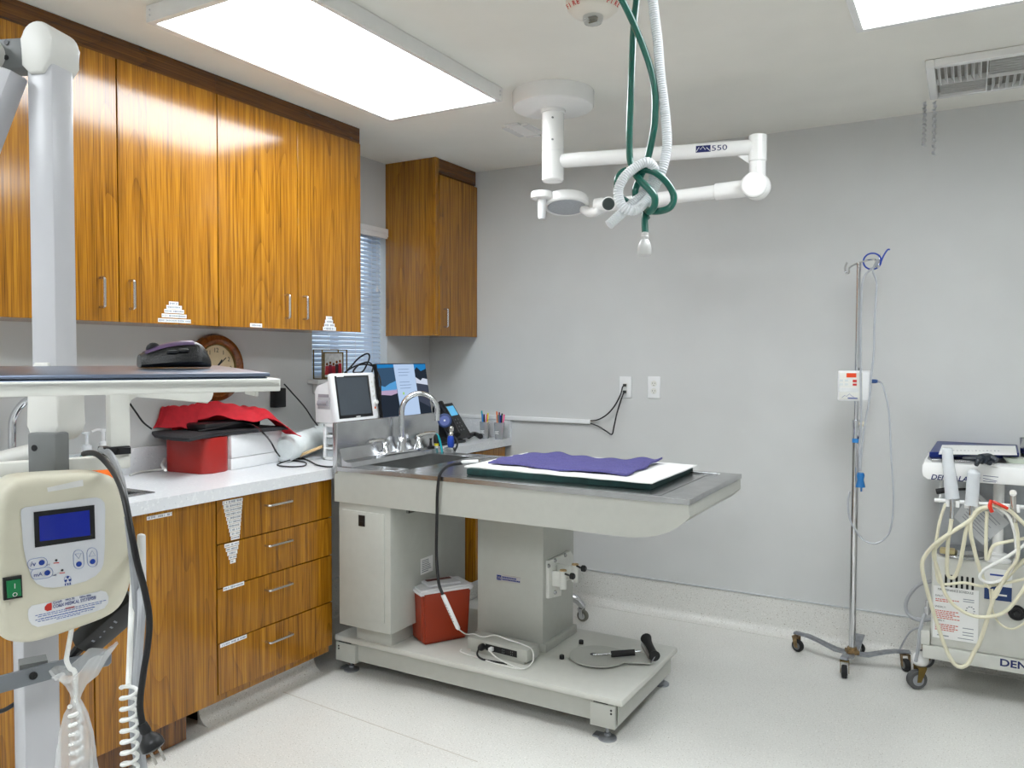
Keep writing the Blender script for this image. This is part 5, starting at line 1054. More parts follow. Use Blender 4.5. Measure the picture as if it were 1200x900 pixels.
for z in (.80, .76, .25, .17, .12): box(bm, (sgx0+sw*.66, CY-.0022, sgz0+shh*z), (sgx0+sw*.9, CY-.0016, sgz0+shh*z+.003))
for k in range(10):
    a_ = k*.628; q = V((sgx0+sw*.82+.014*math.cos(a_), CY-.002, sgz0+shh*.6+.017*math.sin(a_))); box(bm, q-V((.003, .0003, .002)), q+V((.003, .0003, .002)))
box(bm, (sgx0+sw*.1, CY-.0022, sgz0+shh*.05), (sgx0+sw*.36, CY-.0016, sgz0+shh*.068)); box(bm, (sgx0+sw*.56, CY-.0022, sgz0+shh*.05), (sgx0+sw*.9, CY-.0016, sgz0+shh*.062)); mk('notice_drawing', bm, M_ink, body, False)['kind'] = 'stuff'
crect('rating_label', 1153.5, 667, 1186, 689, labelw); bl_ = crect('blue_label', 1153.5, 687, 1185.5, 703.5, M('deep blue label', (38, 62, 112), .4), o=.0004)
crect('label_print', 1160, 696, 1180, 698, labelw, body, .0005, .0016); crect('label_print', 1160, 673, 1178, 675, inkb, body, .0005, .0012)
q = cf(1191.5, 718); bm = new(); lathe(bm, q, [(.030, 0), (.030, .006), (.024, .012), (.022, .012), (.020, .006), (.012, .006), (.010, .016), (.001, .017)], (0, -1, 0), 24); mk('hose_port', bm, blackp, body)
bm = new(); q = cf(1180, 717); lathe(bm, q, [(.012, 0), (.012, .0008)], (0, -1, 0), 18); mk('round_sticker', bm, M('pale pink sticker', (216, 200, 196), .5), body)
a_, b_ = AY(1172, 777, CY-.013), None
text('base_letter', 'DENTALAIRE', (a_.x, CY-.0125, a_.z-.010), (1, 0, 0), (0, 0, 1), .040, navy, bf, .27, bold=.025)
# casters
for i, (x, y) in enumerate(((cx0-.03, CY-.02), (cx1+.02, CY-.02), (cx0-.03, -.11), (cx1+.02, -.11))):
    p = AZ(1074, 807, 0) if i == 0 else V((x, y, 0)); caster(dc, p, .040, .03, -1.05, .025, M('grey rubber tire', (84, 84, 84), .6) if i == 0 else bpy.data.materials['grey rubber tire'], brass, M('pale hub', (150, 152, 156), .35) if i == 0 else bpy.data.materials['pale hub'])
    bx = V((p.x+.012, p.y+.016, .122)); bm = new(); sphere(bm, bx, .033); mk('bumper_ball', bm, whitem, dc)
bm = new(); box(bm, (cx0-.035, CY-.012, .2045), (cx0-.001, CY+.07, .262), .004); mk('corner_block', bm, beige2, dc)
# upper structure
bm = new(); box(bm, (cx0+.02, CY+.14, .573), (cx1-.05, CY+.16, .90), .002); bp_ = mk('back_panel', bm, M('grey back panel', (168, 172, 176), .3, .3), dc)
px_ = AY(1170, 600, CY+.05); bm = new(); cyl(bm, (px_.x, CY+.05, .6), (px_.x, CY+.05, .905), .020, n=20); lathe(bm, (px_.x, CY+.05, .5725), [(.05, 0), (.05, .008), (.035, .016), (.035, .03), (.024, .034)], n=24); mk('post', bm, whitem, dc)
q = AY(1126, 650, CY+.05); bm = new(); lathe(bm, (q.x, CY+.08, .573), [(.09, 0), (.094, .006), (.092, .012), (.06, .014), (.058, .03), (.001, .031)], n=32); mk('jar_base', bm, steel, dc); bm = new(); box(bm, (q.x-.075, CY+.0, .5865), (q.x-.02, CY+.05, .605), .004); mk('jar_clip', bm, M('tan plastic', (190, 176, 130), .5), dc)
# instrument head with lettering
hx0 = AY(1080.5, 545, TYF).x; hz1, hz0 = .972, .905; hx1 = cx1+.05
bm = new(); prism(bm, [V((hx0+x, TYF, hz0+z)) for x, z in ((.02, 0), (.004, .012), (0, .03), (0, .055), (.008, .067), (hx1-hx0, .067), (hx1-hx0, 0))], V((0, .42, 0)), .005); head = mk('instrument_head', bm, whitem, dc)
a, b = AY(1091, 558, TYF), AY(1149, 562, TYF); text('head_letter', 'DENTALAIRE', (a.x, TYF-.0005, a.z-.012), (1, 0, 0), (0, 0, 1), .028, navy, head, b.x-a.x, shear=.25, bold=.02)
bm = new(); q = AY(1152, 561, TYF)
for i in range(3): prism(bm, [q+V((x, -.001, .010-i*.010+z)) for x, z in ((0, .003), (.05-.004*i, .001-.006*(i == 1)), (.05-.004*i, -.001-.006*(i == 1)), (0, .001))], V((0, -.0004, 0)))
mk('head_emblem', bm, navy, head, False)
q0, q1 = AY(1097, 576, TYF+.02), AY(1111, 574, TYF+.02); bm = new(); tube(bm, [q0, q0.lerp(q1, .5), q1], .011, 12); cyl(bm, q1, q1+V((.1, .02, .01)), .005, n=8); mk('lever_handle', bm, rubber, dc)
RY = TYF-.03; r0, r1 = AY(1095, 586, RY), AY(1200, 594, RY); zr = (r0.z+r1.z)/2; bm = new(); cyl(bm, (r0.x, RY, zr), (cx1, RY, zr), .0075, n=12); 
for x in (r0.x+.02, cx1-.02): tube(bm, [(x, RY, zr), (x, RY+.05, zr+.01), (x, RY+.09, hz0)], .006, 8)
rl = mk('holder_rail', bm, whitem, dc)
for u in (1110.5, 1122, 1132.5, 1144, 1181, 1193): 
    x = AY(u, 590, RY-.012).x; bm = new(); box(bm, (x-.007, RY-.022, zr-.02), (x+.007, RY+.006, zr+.008), .003); mk('holder_clip', bm, whitem, rl)
HY = RY-.018
def hz(L, y=HY): return [AY(u, v, y) for u, v in L]
def sleeve(L, rr, lab, stem):
    t = thing('sleeved_handpiece', lab, 'handpiece', hz(L)[-1], 'sleeved dental handpieces'); bm = new(); P = hz(L); tube(bm, P, rr, 14, cap=True); mk('clear_sleeve', bm, frost, t)
    bm = new(); Q = hz(stem); tube(bm, Q, lambda s: .0065+.002*s, 10); mk('metal_stem', bm, chrome, t)
sleeve([(1110, 525), (1111, 540), (1113.5, 560), (1116, 584)], lambda s: .018+.007*s, 'left dental handpiece in a tall frosted sleeve on the cart rail', [(1113.5, 552), (1115, 575), (1115.8, 590), (1115.3, 608)])
sleeve([(1141.5, 550), (1141, 556), (1140, 570), (1138.5, 592)], lambda s: .012+.010*min(1, s*4)+.001*s, 'right dental handpiece in a short frosted sleeve on the cart rail', [(1140.5, 556), (1139.5, 575), (1138.5, 592), (1138, 604)])
t = thing('syringe_handpiece', 'chrome handpiece hanging bare in the cart rail at the right', 'handpiece', hz([(1190, 612)])[0]); bm = new(); P = hz([(1187, 578), (1187.5, 590), (1189.5, 612)]); lathe(bm, P[0], [(.012, -.012), (.014, 0), (.012, .012)], (0, -1, .2), 14); tube(bm, P, lambda s: .012-.003*s, 12); mk('metal_body', bm, nickel, t)
# documents and tray on the head
def flat(nm, L, z, th, m_, label, cat, par=None, bev=0):
    bm = new(); prism(bm, [AZ(u, v, z) for u, v in L], V((0, 0, th)), bev)
    if par: return mk(nm, bm, m_, par, False)
    return solo(nm, bm, m_, label, cat, smooth=False)
zh = hz1+.0008
ins = thing('instrument_tray', 'shallow steel instrument tray on the dental cart under a binder', 'tray', AZ(1128, 538, zh)); bm = new(); prism(bm, [AZ(u, v, zh) for u, v in ((1087, 538.5), (1092, 541.5), (1165, 545), (1171, 541), (1172, 533), (1093, 529))], V((0, 0, .012)), .003); mk('tray_body', bm, steel, ins)
zb3 = zh+.0128; flat('binder', [(1089, 536), (1194, 537), (1191, 522.5), (1098, 522.5)], zb3, .022, M('blue binder cover', (26, 44, 112), .35), 'blue binder lying on the steel tray of the dental cart', 'binder', None, .003)
cpap = flat('chart_paper', [(1100, 532.5), (1192, 533.5), (1190, 523), (1104, 522)], zb3+.0225, .0025, padw, 'printed white chart paper on top of the blue binder', 'paper')
bm = new(); random.seed(3)
for i in range(14):
    u = 1112+i*4.4; p = AZ(u, 528+.1*i*.4, zb3+.0252); hh = random.uniform(.006, .02); box(bm, p+V((0, 0, 0)), p+V((.006, hh, .0004)))
mk('chart_print', bm, M_ink, cpap, False)
gl = thing('dark_glove', 'crumpled dark rubber glove at the front edge of the dental cart top', 'glove', AZ(1148, 540, zh)); bm = new()
gp = AZ(1150, 538, zh+.03); 
tube(bm, [AZ(1128, 537, zh+.03), AZ(1138, 537.5, zh+.03), gp], lambda s: .006+.008*s, 8); tube(bm, [gp, AZ(1158, 536, zh+.034), AZ(1168, 540, zh+.024)], lambda s: .02-.008*s, 9); tube(bm, [gp, AZ(1146, 541, zh+.022), AZ(1144, 545, zh+.008)], lambda s: .012-.004*s, 8); tube(bm, [gp+V((.01, 0, 0)), AZ(1157, 541, zh+.02), AZ(1160, 543, zh+.016)], lambda s: .014-.005*s, 8); mk('rubber', bm, glove, gl)
bm = new(); pts = [AZ(1169, 535.5, zh+.018), AZ(1171, 541, zh+.003), AZ(1176, 546, zh+.0), AZ(1225, 549, zh), AZ(1225, 538, zh+.018)]
q = AZ(1192, 543, zh); prism(bm, rrect(q+V((.03, .012, .0005)), V((1, 0, 0)), V((0, 1, 0)), .13, .055, .015), V((0, 0, .004)), .001); bmx = rrect(q+V((.03, .012, .0045)), V((1, 0, 0)), V((0, 1, 0)), .13, .055, .015); bmy = rrect(q+V((.03, .012, .020)), V((1, 0, 0)), V((0, 1, 0)), .155, .075, .02); skin(bm, [[bm.verts.new(p) for p in bmx], [bm.verts.new(p) for p in bmy]]); solo('kidney_dish', bm, M('pale green dish', (206, 214, 200), .3), 'pale green plastic dish at the right front of the cart top', 'dish')
q = AZ(1206, 536, zh); bm = new(); lathe(bm, q, [(.03, 0.0005), (.036, .08), (.034, .08), (.028, .004), (.001, .004)], n=22, cap=False); solo('steel_cup', bm, steel, 'steel cup at the far right of the dental cart top', 'cup')
bm = new(); Y_ = CY+.03; prism(bm, [AY(u, v, Y_) for u, v in ((1141, 572), (1183, 613), (1152, 639), (1118, 606))], V((0, .0015, 0))); ds_ = solo('instruction_sheet', bm, M('grey paper sheet', (196, 198, 200), .5), 'tilted grey instruction sheet behind the dental cart hoses', 'paper', smooth=False); ds_n = ds_
bm = new(); a, b, c_ = AY(1141, 572, Y_), AY(1183, 613, Y_), AY(1118, 606, Y_); eu, ev = (b-a), (c_-a)
for i in range(9):
    s0 = .1+random.uniform(0, .05); s1 = random.uniform(.5, .92); t0 = .12+.085*i; prism(bm, [a+eu*s+ev*t+V((0, -.0004, 0)) for s, t in ((s0, t0), (s1, t0), (s1, t0+.02), (s0, t0+.02))], V((0, .0003, 0)))
mk('sheet_print', bm, M_ink, ds_, False)
# cream hoses
HS = [
 ('outer cream hose hanging lowest in front of the dental cart', [(1163, 594, 0), (1147, 597, 0), (1136, 610, 0), (1116.5, 623, 0), (1099, 635, 0), (1085, 650, .02), (1080.5, 664, .03), (1086, 690, .05), (1096, 724, .08), (1108, 759, .1), (1117, 776, .1), (1125, 781.5, .1), (1134, 778, .1), (1141, 765, .1), (1149, 750, .09), (1160, 716, .07), (1168, 692, .06), (1188, 668, .05), (1206, 652, .05)], .0095),
 ('cream hose in a wide shallow loop across the notice sheet', [(1115, 608, 0), (1112, 625, 0), (1098, 640, .02), (1094, 650, .03), (1100, 670, .05), (1108, 696, .06), (1124, 714, .07), (1148, 723, .07), (1176, 718, .06), (1196, 696, .05), (1207, 676, .05)], .0085),
 ('cream hose with a tight low bend above the vent slots', [(1164, 593, .006), (1147, 599.5, .01), (1134, 617, .01), (1129, 639, .02), (1125, 660, .04), (1120, 674, .06), (1114.5, 677, .06), (1110, 670, .05), (1110.5, 640, .03), (1113, 622, .02), (1115.3, 608, .01)], .009),
 ('cream hose running down beside the blue label', [(1138, 604, 0), (1137.5, 624, .01), (1142, 645, .03), (1146, 660, .04), (1153, 680, .06), (1160, 689, .06)], .009),
 ('white hose ring hanging over the blue label', [(1172, 597, -.004), (1182, 605, 0), (1189, 624, .01), (1191, 648, .03), (1189, 660, .04), (1178, 676, .05), (1161, 683, .05), (1149, 678, .05), (1153, 668, .045), (1176, 655, .03), (1196, 642, .02), (1208, 632, .02)], .0075),
 ('cream hose leaving the rail clip at the left end', [(1108, 590, .004), (1100.5, 614, .004), (1096, 645, .02), (1097, 668, .05), (1103, 684, .06), (1130, 683, .065), (1152, 687, .075), (1180, 683, .06), (1206, 677, .05)], .007),
 ('cream hose dropping straight behind the coil', [(1156.5, 599, .012), (1155.5, 633, .02), (1156.5, 656, .03), (1164, 640, .03), (1180, 635, .03), (1206, 630, .03)], .008),
 ('cream hose sweeping to the right edge from the red tie', [(1163, 592, -.008), (1182, 598, -.008), (1194, 608, -.004), (1208, 622, 0)], .009),
 ('thin cream hose under the round black port', [(1160, 690, .085), (1163, 715, .08), (1172, 731, .08), (1186, 737, .08), (1200, 730, .07), (1210, 716, .06)], .005),
 ('cream hose crossing behind the bare handpiece', [(1190, 612, .0), (1193, 630, .01), (1192, 655, .02), (1180, 672, .04), (1166, 700, .06), (1162, 690, .07)], .0075)]
for i, (lab, L, r_) in enumerate(HS):
    bm = new(); tube(bm, [AY(u, v, HY-.004+o) for u, v, o in L], r_*.80, 9, 8); solo('dental_hose', bm, creamhose if i != 4 else whitecord, lab, 'hose', 'cream dental hoses')
bm = new(); tube(bm, [AY(1162, 586, HY-.02), AY(1160, 593, HY-.024), AY(1162.5, 600, HY-.02)], .007, 8); tube(bm, [AY(1164, 588, HY-.022), AY(1172, 591.5, HY-.026), AY(1181, 596, HY-.02)], .006, 6); solo('red_tie', bm, M('red twist tie', (220, 58, 36), .4), 'red tie strap bundling the cream hoses on the rail', 'tie')
bm = new(); tube(bm, [AY(1092, 681, -.2), AY(1076, 686, -.2), AY(1063, 702, -.2), AY(1063, 717, -.2), AY(1074, 726, -.22), AY(1090, 726, -.24), AY(1100, 720, -.2)], .008, 8); solo('grey_hose', bm, greycord, 'grey hose curving out behind the left side of the cart', 'hose')
bm = new(); tube(bm, [AY(1090, 716, CY+.05), AY(1083, 722, CY+.02), AY(1078, 740, CY), AY(1076, 760, CY), AY(1073, 775, CY+.01)], .007, 8); solo('grey_hose', bm, greycord, 'grey hose running down past the cart corner to the caster', 'hose')
bm = new(); tube(bm, [AY(1082, 734, -.2), AY(1070, 738, -.2), AY(1063, 745, -.19), AY(1057, 756, -.17), AZ(1053, 764, .006)], .004, 7); solo('grey_hose', bm, greycord, 'thin grey cord from the cart down to the IV stand foot', 'cord')
bm = new(); q = AY(1086.5, 712, CY+.03); lathe(bm, q, [(.008, -.03), (.012, -.02), (.012, .0), (.008, .004), (.008, .03)], n=12); solo('hose_coupling', bm, chrome, 'small chrome hose coupling at the left side of the cart', 'coupling')

# ================================================================ X-RAY STAND in the left foreground
th = math.radians(13.7); U = V((math.sin(th), math.cos(th), 0)); NB = V((U.y, -U.x, 0))       # control box: face axis and normal
t25 = math.radians(25); E25 = V((math.sin(t25), math.cos(t25), 0)); N25 = V((E25.y, -E25.x, 0))
Zv = V((0, 0, 1))
CP = AD(49, 800, 1.40)
xr = thing('xray_stand', 'white mobile x-ray stand with a cream control box in the left foreground', 'x-ray stand', V((CP.x-.03, CP.y, 0)))
# lower column
a, b = AP(28.5, 800, CP, NB), AP(69.5, 800, CP, NB); wcol = (b-a).length; mid = (a+b)/2
bm = new(); obox(bm, V((mid.x, mid.y, 0))-NB*(wcol*.55)+Zv*.60, (wcol, wcol*1.1, 1.10), (U, -NB, Zv), .004); mk('lower_column', bm, standm, xr)
cc0 = V((mid.x, mid.y, 0))-NB*(wcol*.55)
bm = new()
for k in range(4):
    a_ = math.radians(20+90*k); d = V((math.cos(a_), math.sin(a_), 0)); obox(bm, cc0+d*.14+Zv*.075, (.28, .05, .03), (d, V((-d.y, d.x, 0)), Zv), .004)
mk('base', bm, whitem, xr)
for k in range(4):
    a_ = math.radians(20+90*k); d = V((math.cos(a_), math.sin(a_), 0)); caster(xr, cc0+d*.25, .028, .022, a_+.4, .006, rubber, greyp)
# upper arm, two visible faces meeting at pixel column 64
ang = math.radians(-69.4); n1 = V((math.cos(ang), math.sin(ang), 0)); n2 = V((-n1.y, n1.x, 0))
E2 = AD(64, 300, 1.36)
wl = (AP(64, 300, E2, n1)-AP(35, 300, E2, n1)).length; wr = (AP(89, 300, E2, n2)-E2).length
zl, zh_ = AP(64, 480, E2, n1).z, AP(49, 62, E2, n1).z
ac = V((E2.x, E2.y, 0))-n2*(wl/2)-n1*(wr/2)
bm = new(); obox(bm, ac+Zv*((zl+zh_)/2), (wl, wr, zh_-zl), (n2, -n1, Zv), .004); mk('upper_arm', bm, standm, xr)
jointm = M('joint plastic', (216, 215, 210), .4, var=.01)
def drum(zc, top, R, drop, par, nm='joint_cover'):
    F = ac+n1*(wr/2+.006)+Zv*zc; pts = []
    for k in range(0, 181, 15): a_ = math.radians(k); pts.append(F+n2*(R*math.cos(a_))+Zv*(R*math.sin(a_)*(1 if top else -1)))
    pts += [F-n2*R*1.0-Zv*(drop*(1 if top else -1)), F-n2*R*.5-Zv*(drop*1.35*(1 if top else -1)), F+n2*R*.35-Zv*(drop*1.35*(1 if top else -1)), F+n2*R-Zv*(drop*.75*(1 if top else -1))]
    bm = new(); prism(bm, pts, -n1*(wr+.016), .0045, 3); return mk(nm, bm, jointm, par)
zt1 = AP(50, 25, E2, n1).z; R1 = wl/2+.006
drum(zt1-R1, True, R1, AP(50, 60, E2, n1).z-AP(50, 90, E2, n1).z, xr)
zb1 = AP(50, 519, E2, n1).z; drum(zb1+R1, False, R1, AP(50, 430, E2, n1).z-AP(50, 485, E2, n1).z, xr)
# grey knuckle under the lower joint
E3 = AD(65, 530, 1.345); g1 = (E3-AP(32, 530, E3, n1)).length; g2 = (AP(82, 530, E3, n2)-E3).length; zg0, zg1 = AP(65, 558, E3, n1).z, AP(65, 508, E3, n1).z
bm = new(); gc = V((E3.x, E3.y, 0))-n2*(g1/2)-n1*(g2/2)+Zv*((zg0+zg1)/2); obox(bm, gc, (g1, g2, zg1-zg0), (n2, -n1, Zv), .004); kn = mk('knuckle', bm, greyp, xr)
bm = new(); q = AP(40.5, 525, E3, n1); lathe(bm, q, [(.0055, .0003), (.0055, .0012), (.003, .0012)], n1, 14); mk('screw', bm, blackp, kn)
bm = new(); lathe(bm, gc-Zv*((zg1-zg0)/2+.0005), [(.018, 0), (.018, -.012), (.022, -.013), (.022, -.03)], n=18); mk('bushing', bm, blackp, xr)
# second arm folded at the elbow
F2 = ac-n2*(wl/2)+Zv*zt1; q0 = AD(18, 59, 1.36)
zq = AD(15, 59, 1.37).z; zd = .027
bm = new(); obox(bm, ac-n2*(wl/2+.045)+Zv*(AP(20, 60, E2, n1).z), (.09, wr*.75, .052), (n2, -n1, Zv), .003); kb2 = mk('elbow_bracket', bm, greyp, xr)
for v in (48, 66):
    bm = new(); lathe(bm, AP(4.5, v, E2, n1)+n1*(.0008-wr*.125+.0)+n1*.0, [(.0045, 0), (.0045, .001), (.002, .001)], n1, 12); mk('screw', bm, blackp, kb2)
bm = new(); p0, p1 = AD(12, 84, 1.352), AD(-70, 300, 1.352); d = (p1-p0).normalized(); s = d.cross(n1).normalized(); obox(bm, (p0+p1)/2, ((p1-p0).length, .040, wr*.8), (d, s, d.cross(s)), .004); mk('forearm', bm, standm, xr)
bm = new(); lathe(bm, AD(-36, 54, 1.33), [(.001, 0), (.026, .002), (.028, .008), (.028, .05), (.001, .052)], -n1, 28); mk('joint_cap', bm, offw, xr)
# control box
BP = AD(80, 660, 1.28)
def bx_(u, v, o=0): return AP(u, v, BP, NB)+NB*o
out = [(-6, 640), (-3, 600), (3, 578), (16, 566), (32, 560), (80, 556.5), (115, 555.5), (132, 558.5), (144, 568), (152, 585), (157, 615), (158.5, 650), (157, 680), (150, 703), (140, 717), (122, 728), (90, 740), (60, 750), (38, 755.5), (18, 755), (5, 749), (-3, 737), (-7, 700)]
bo = bx_(80, 655); P2 = [((bx_(u, v)-bo).dot(U), (bx_(u, v)-bo).z) for u, v in out]
D2 = [V((p.x, p.y, 0)) for p in spline([V((x, y, 0)) for x, y in P2+P2[:3]], 5)][5:-10]; nD = len(D2)
def inset(r):
    res = []
    for i in range(nD):
        t_ = (D2[(i+2) % nD]-D2[i-2]).normalized(); nn2 = V((-t_.y, t_.x, 0)); nn2 = nn2 if nn2.dot(-D2[i]) > 0 else -nn2; res.append(D2[i]+nn2*r)
    return res
bm = new(); rs = []
for r, dep in [(.014, -.085), (.004, -.081), (0, -.070)]+[(.020*(1-math.cos(math.radians(a_))), -.020+.020*math.sin(math.radians(a_))) for a_ in (0, 20, 40, 60, 75, 90)]:
    rs.append([bm.verts.new(bo+U*p.x+Zv*p.y+NB*dep) for p in inset(r)])
skin(bm, rs); cb = mk('control_box', bm, cream, xr)
def bpoly(nm, L, m_, o=.0006, t=.0008, par=cb, bev=0): 
    bm = new(); prism(bm, [bx_(u, v, o) for u, v in L], NB*t, bev); return mk(nm, bm, m_, par, False)
bpoly('keypad', [(24, 602), (24.5, 597), (29, 594.5), (60, 590), (105, 583.5), (113, 583), (118, 584.5), (122, 589), (123, 597), (122.5, 640), (121, 660), (118, 668), (112, 674.5), (100, 681), (80, 686.5), (62, 688.5), (52, 688), (43, 684), (37, 677), (31, 660), (27, 640)], M('pale grey keypad', (222, 224, 230), .4, var=.01))
bpoly('display_frame', [(39, 600), (110, 591.5), (111, 631), (40.5, 641.5)], blackp, .0016, .001)
bpoly('display', [(44.8, 605), (104, 597.5), (105, 627), (46, 634)], screen_blue, .0028, .0005)
ru = ((bx_(110, 591.5)-bx_(39, 600.3)).normalized()); ru = U; rv = Zv
mkp = M('soft blue outline', (146, 160, 200), .5)
def outline(L, m_, r=.0005, o=.0017, nm='key_outline'):
    bm = new(); P = [bx_(u, v, o) for u, v in L]; tube(bm, P+[P[0]], r, 4, smooth=False); return mk(nm, bm, m_, cb)
def pill(u0, v0, u1, v1, r): 
    d = (u1-u0, v1-v0); L = math.hypot(*d); d = (d[0]/L, d[1]/L); n = (-d[1], d[0]); pts = []
    for c_, s_ in (((u1, v1), 1), ((u0, v0), -1)):
        for k in range(-90, 91, 30):
            a_ = math.radians(k); pts.append((c_[0]+s_*(d[0]*r*math.cos(a_))+n[0]*r*math.sin(a_)*s_, c_[1]+s_*(d[1]*r*math.cos(a_))+n[1]*r*math.sin(a_)*s_))
    return pts
def dot(u, v, r, m_, o=.0016, nm='button'):
    bm = new(); lathe(bm, bx_(u, v, o), [(r, 0), (r, .0008), (r*.8, .001)], NB, 16); return mk(nm, bm, m_, cb)
bblue = M('blue button', (30, 66, 160), .4)
for (c_, b_) in ((pill(38, 661, 49, 659, 6.2), (48.5, 659)), (pill(42, 672.5, 55.5, 670.5, 6.2), (55, 671)), (pill(91.5, 650, 92, 660.5, 6.0), (92, 660.7)), (pill(107.5, 647.5, 108, 658, 6.0), (108, 657.8))): outline(c_, mkp); dot(b_[0], b_[1], .0042, bblue)
outline([(87.5, 649), (95, 648), (91.8, 654.5)], mkp, .0004); outline([(104, 652), (111.5, 651), (107.5, 645)], mkp, .0004)
for u, v in ((65.5, 656.3), (72.5, 668)):
    dot(u, v, .0018, ink, nm='indicator'); bpoly('indicator_mark', [(u-3.2, v+3.0), (u+3.2, v+2.3), (u+3.2, v+3.3), (u-3.2, v+4.0)], inkr, .0016, .0003)
text('key_letter', '/v', bx_(35, 664, .0016), U, Zv, .011, inkb, cb); text('key_letter', 'mA', bx_(39, 676, .0016), U, Zv, .0085, inkb, cb); text('key_letter', 'kV', bx_(54, 663, .0016), U, Zv, .0045, inkb, cb); text('key_letter', 'mA', bx_(61, 675, .0016), U, Zv, .0040, inkb, cb)
outline([(79+4.2*math.cos(a_), 679+4.6*math.sin(a_)) for a_ in [k*math.pi/6 for k in range(12)]], mkp, .0004, nm='radiation_mark')
bm = new(); q = bx_(79, 678.6, .0017)
for k in range(3):
    a0_ = math.radians(90+120*k); 
    prism(bm, [q+(U*math.cos(a0_+s)+Zv*math.sin(a0_+s))*r for s, r in ((-.5, .0014), (-.5, .005), (0, .0055), (.5, .005), (.5, .0014))], NB*.0003)
box_ = [bm.verts]; mk('radiation_mark', bm, inkb, cb, False)
bm = new(); 
for x in (-.0035, 0, .0035): prism(bm, [bx_(79, 685.5, .0017)+U*(x+dx)+Zv*dz for dx, dz in ((-.0008, 0), (.0008, 0), (.0008, .0035), (-.0008, .0035))], NB*.0003)
mk('radiation_mark', bm, inkb, cb, False)
# rocker switch, label, tape
bpoly('switch_frame', [(2.5, 677), (24.5, 673.5), (25.5, 699.5), (3.5, 703)], blackp, .0006, .004)
sw_ = bpoly('rocker', [(6, 680), (22.5, 677.5), (23.5, 697), (7, 700)], greenp, .0048, .003, bev=.0008)
text('rocker_mark', 'I', bx_(14.3, 688.5, .0082), U, Zv, .011, labelw, cb); text('rocker_mark', 'O', bx_(12.4, 698.3, .0082), U, Zv, .009, labelw, cb)
bpoly('name_label', [(32.5, 720), (33, 714), (37, 709.5), (60, 705), (100, 696.5), (118, 692), (124, 693.5), (127, 699), (126.5, 706), (122, 712.5), (110, 717), (60, 731), (44, 734.5), (37, 732), (33.5, 727)], M('name label white', (230, 231, 234), .4, var=.01), .0006, .0008)
bpoly('label_logo', [(52, 711), (55, 707.5), (60, 706), (60.5, 710), (60.2, 714.5), (55, 716), (52, 714.5)], inkr, .0015, .0004)
ud = (bx_(117, 700.3)-bx_(62, 712.3)).normalized(); vd = (Zv-ud*ud.dot(Zv)).normalized()
def bt(s, u0, v0, u1, size, m_=inkb): text('label_text', s, bx_(u0, v0, .0015), ud, vd, size, m_, cb, (bx_(u1, v0)-bx_(u0, v0)).length)
bt('Corix\u00ae', 62, 707.6, 72, .0055); bt('PRO 70', 76.5, 704.2, 86.5, .005); bt('120Vac 60Hz', 93, 700.8, 106, .0042)
bt('CORIX MEDICAL SYSTEMS\u00ae', 62, 712.6, 111, .0078); bt('WARNING', 76, 714, 86.5, .004, inkr)
bm = new()
for i, (u0, v0, u1) in enumerate(((41, 725, 122), (44, 726.5, 120), (47, 728.6, 110), (41, 730.4, 112), (44, 732, 108), (66, 728.8, 96))):
    s = 0; Lx = (bx_(u1, v0)-bx_(u0, v0)).length; P0 = bx_(u0, v0-3.2, .0015)
    while s < Lx-.003: w = random.uniform(.002, .006); w = min(w, Lx-s); q = P0+ud*s; prism(bm, [q, q+ud*w, q+ud*w+vd*.0011, q+vd*.0011], NB*.0002); s += w+.0011
mk('label_print', bm, M('pale blue print', (92, 112, 176), .5), cb, False)
bpoly('tape_patch', [(55, 571.5), (97, 562), (97.5, 569.5), (56, 576.5)], M('translucent tape', (238, 238, 236), .3), .0006, .0003)
bm = new(); q = AP(166, 660, BP-NB*.06, NB); obox(bm, q+Zv*.0, (.012, .016, .105), (U, -NB, Zv), .004); mk('exposure_switch_holder', bm, white, xr)
# grey cable bracket
G_ = AD(70, 785, 1.335)
bm = new(); prism(bm, [AP(u, v, G_, N25) for u, v in ((-40, 803), (0, 793), (60, 777), (124, 762), (129, 762.5), (131, 767), (130.5, 777), (127, 780.5), (60, 796), (0, 812.5), (-40, 824))], -N25*.006, .001, 1); cbk = mk('cable_bracket', bm, M('grey steel bracket', (126, 130, 136), .4, .3), xr)
for u, v in ((39, 792), (64, 785.5)):
    bm = new(); lathe(bm, AP(u, v, G_, N25)+N25*.0003, [(.0065, 0), (.006, .002), (.003, .002), (.003, .0008)], N25, 14); mk('screw', bm, blackp, cbk)
bm = new(); obox(bm, AP(40, 785, G_, N25)-N25*.022, (.04, .034, .02), (E25, -N25, Zv)); mk('bracket_spacer', bm, greyp, cbk)
# tray on its post
GT = V((-E25.y, E25.x, .030)).normalized(); NT = E25.cross(GT).normalized()
NR = AD(317, 437, 1.05); TR_ = AD(329, 444, 1.045)
bm = new(); c_ = TR_-E25*.24+GT*.15-NT*.006; obox(bm, c_, (.48, .30, .012), (E25, GT, NT), .002); obox(bm, TR_-E25*.24+GT*.003-NT*.008, (.48, .006, .016), (E25, GT, NT), .0015); tray = mk('tray', bm, offw, xr)
bm = new(); prism(bm, [TR_-E25*.002+GT*.10+Zv*z+E25*x for x, z in ((-.0, -.013), (.0005, .0), (.004, .004), (.004, -.03), (0, -.03))], GT*.05); mk('tray_end_tab', bm, offw, tray)
q0 = AD(139, 500, 1.47); px0, px1 = AP(127, 500, q0, N25), AP(152, 500, q0, N25); wq = (px1-px0).length; pm_ = (px0+px1)/2; zt0, zt1_ = AP(140, 549, q0, N25).z, 1.356
bm = new(); obox(bm, V((pm_.x, pm_.y, (zt0+zt1_)/2))-N25*.012, (wq, .024, zt1_-zt0), (U, -NB, Zv), .003); mk('tray_post', bm, offw, xr)
